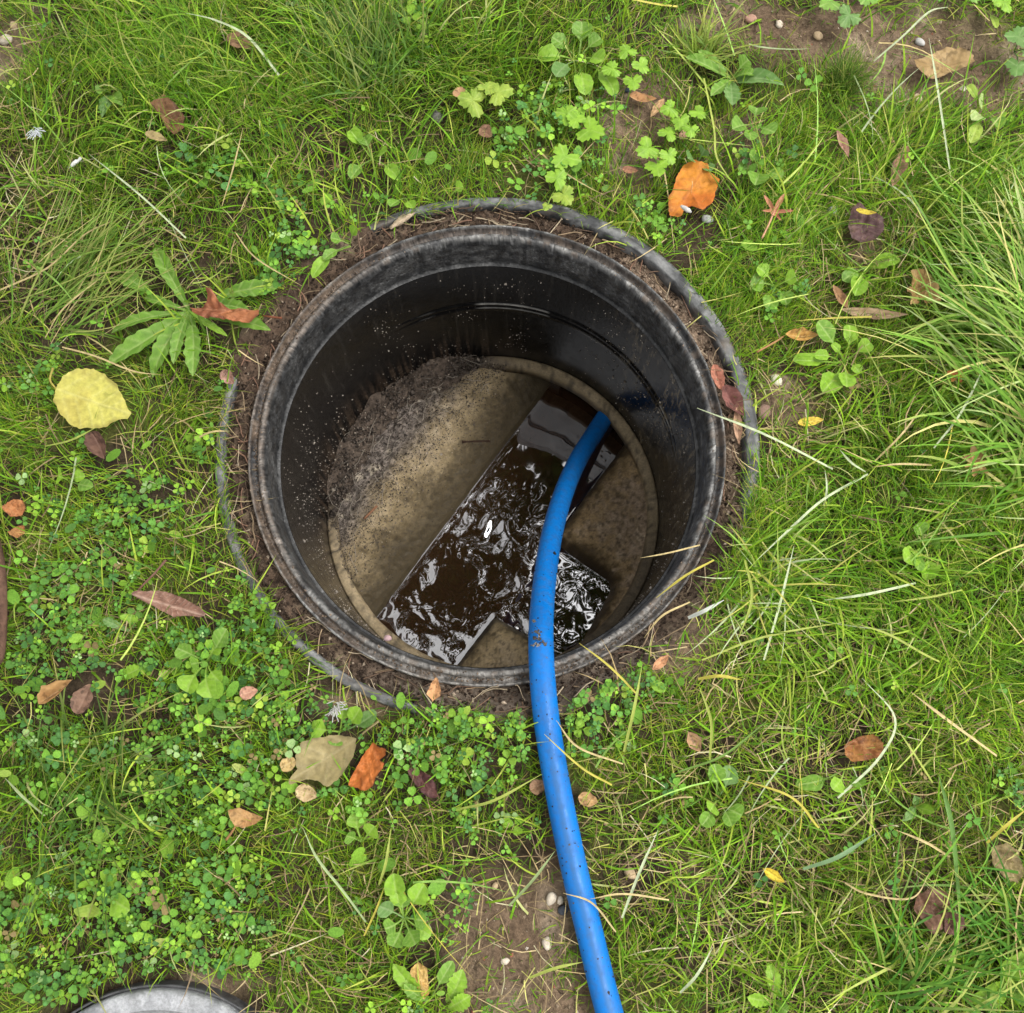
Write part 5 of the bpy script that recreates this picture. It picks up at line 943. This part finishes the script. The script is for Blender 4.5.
# crumbs, grit and litter on the bare earth
def build_grit():
    x, y = scatter(60000, .95); soil = field('soil', x, y) + (fbm(x, y, 12, 9) - .5) * .5; k = rng.random(len(x)) < sm(.25, .9, soil) * .5 * press_mask(x, y); x, y = x[k], y[k]; n = len(x)
    s = rng.uniform(.0006, .0026, n) * np.where(rng.random(n) < .05, 1.9, 1); c = mixc((.09, .06, .038), (.28, .21, .14), rng.random(n)); c = np.where((rng.random(n) < .08)[:, None], mixc((.34, .26, .18), (.55, .48, .4), rng.random(n)), c); c = np.where((rng.random(n) < .05)[:, None], (.32, .13, .08), c)
    V, F, T = crumbs(x, y, ground_h(x, y) + .0005, s, c); tag(obj('soil_grit', mesh('soil_grit', V, F, T, False), M_SOIL), 'crumbs of brown earth and fine gravel on bare patches', kind='stuff')
build_grit()

# ---------------------------------------------------------------- the tree whose crown hangs over the lawn (mirrored in the water)
TREE_SEED = 11
def build_tree():
    e = tag(empty('broadleaf_tree', (2.9, 3.6, 0)), 'dark leafy tree whose crown hangs above the lawn and is mirrored in the channel water', 'tree')
    tr = spline([(2.9, 3.6, -.1), (2.85, 3.55, 1.5), (2.7, 3.45, 3.0), (2.5, 3.3, 5.0), (2.4, 3.2, 6.6)], 40); V, F = tube(tr, np.linspace(.16, .05, 40), 18)
    obj('trunk', mesh('trunk', V, F, mixc((.05, .04, .03), (.14, .11, .085), fbm(V[:, 0] * 3, V[:, 2], 9, 3))), M_BARK, e)
    limbs = [[(2.7, 3.45, 3.0), (1.9, 2.6, 3.9), (1.0, 1.7, 4.5), (.1, .8, 4.7), (-.5, .3, 4.6)], [(2.6, 3.35, 3.8), (1.6, 2.7, 4.8), (.5, 2.0, 5.4), (-.4, 1.5, 5.6)], [(1.0, 1.7, 4.5), (.8, .9, 4.5), (.6, .2, 4.4), (.5, -.3, 4.3)]]
    C = []; rng = np.random.default_rng(TREE_SEED)
    for l in limbs:
        p = spline(l, 40); V, F = tube(p, np.linspace(.055, .010, 40), 10); obj('limb', mesh('limb', V, F, (.08, .065, .05)), M_BARK, e)
        for q in p[14:]:
            for _ in range(2): C.append(q + rng.normal(0, 1, 3) * np.array([.34, .34, .20]))
    C = np.array(C)[rng.permutation(len(C))[:44]]; gap = np.array([.56, .42]); C = C[np.hypot(C[:, 0] - gap[0], C[:, 1] - gap[1]) > .24]; n = 7500; idx = rng.integers(0, len(C), n); P0 = C[idx] + rng.normal(0, .17, (n, 3))  # clumps cut from the unseen crown so sky mirrors in the side channel
    L = rng.uniform(.05, .10, n); a = rng.random(n) * 6.283; tx = rng.normal(0, .4, n); ty = rng.normal(0, .4, n)
    T = np.array([[0, 0], [.3, .32], [.7, .28], [1, 0], [.7, -.28], [.3, -.32]]); lx = T[None, :, 0] * L[:, None]; ly = T[None, :, 1] * L[:, None]
    X = lx * np.cos(a)[:, None] - ly * np.sin(a)[:, None]; Y = lx * np.sin(a)[:, None] + ly * np.cos(a)[:, None]; Z = X * tx[:, None] + Y * ty[:, None]
    V = np.stack([X, Y, Z], -1) + P0[:, None]; F = np.arange(n * 6).reshape(n, 6)
    o = obj('crown', mesh('crown', V.reshape(-1, 3), F, np.repeat(palette(n, [(.022, .042, .012), (.035, .06, .014), (.05, .065, .014)], [.5, .35, .15]), 6, 0)), M_BARK, e); o['kind'] = 'stuff'
build_tree()
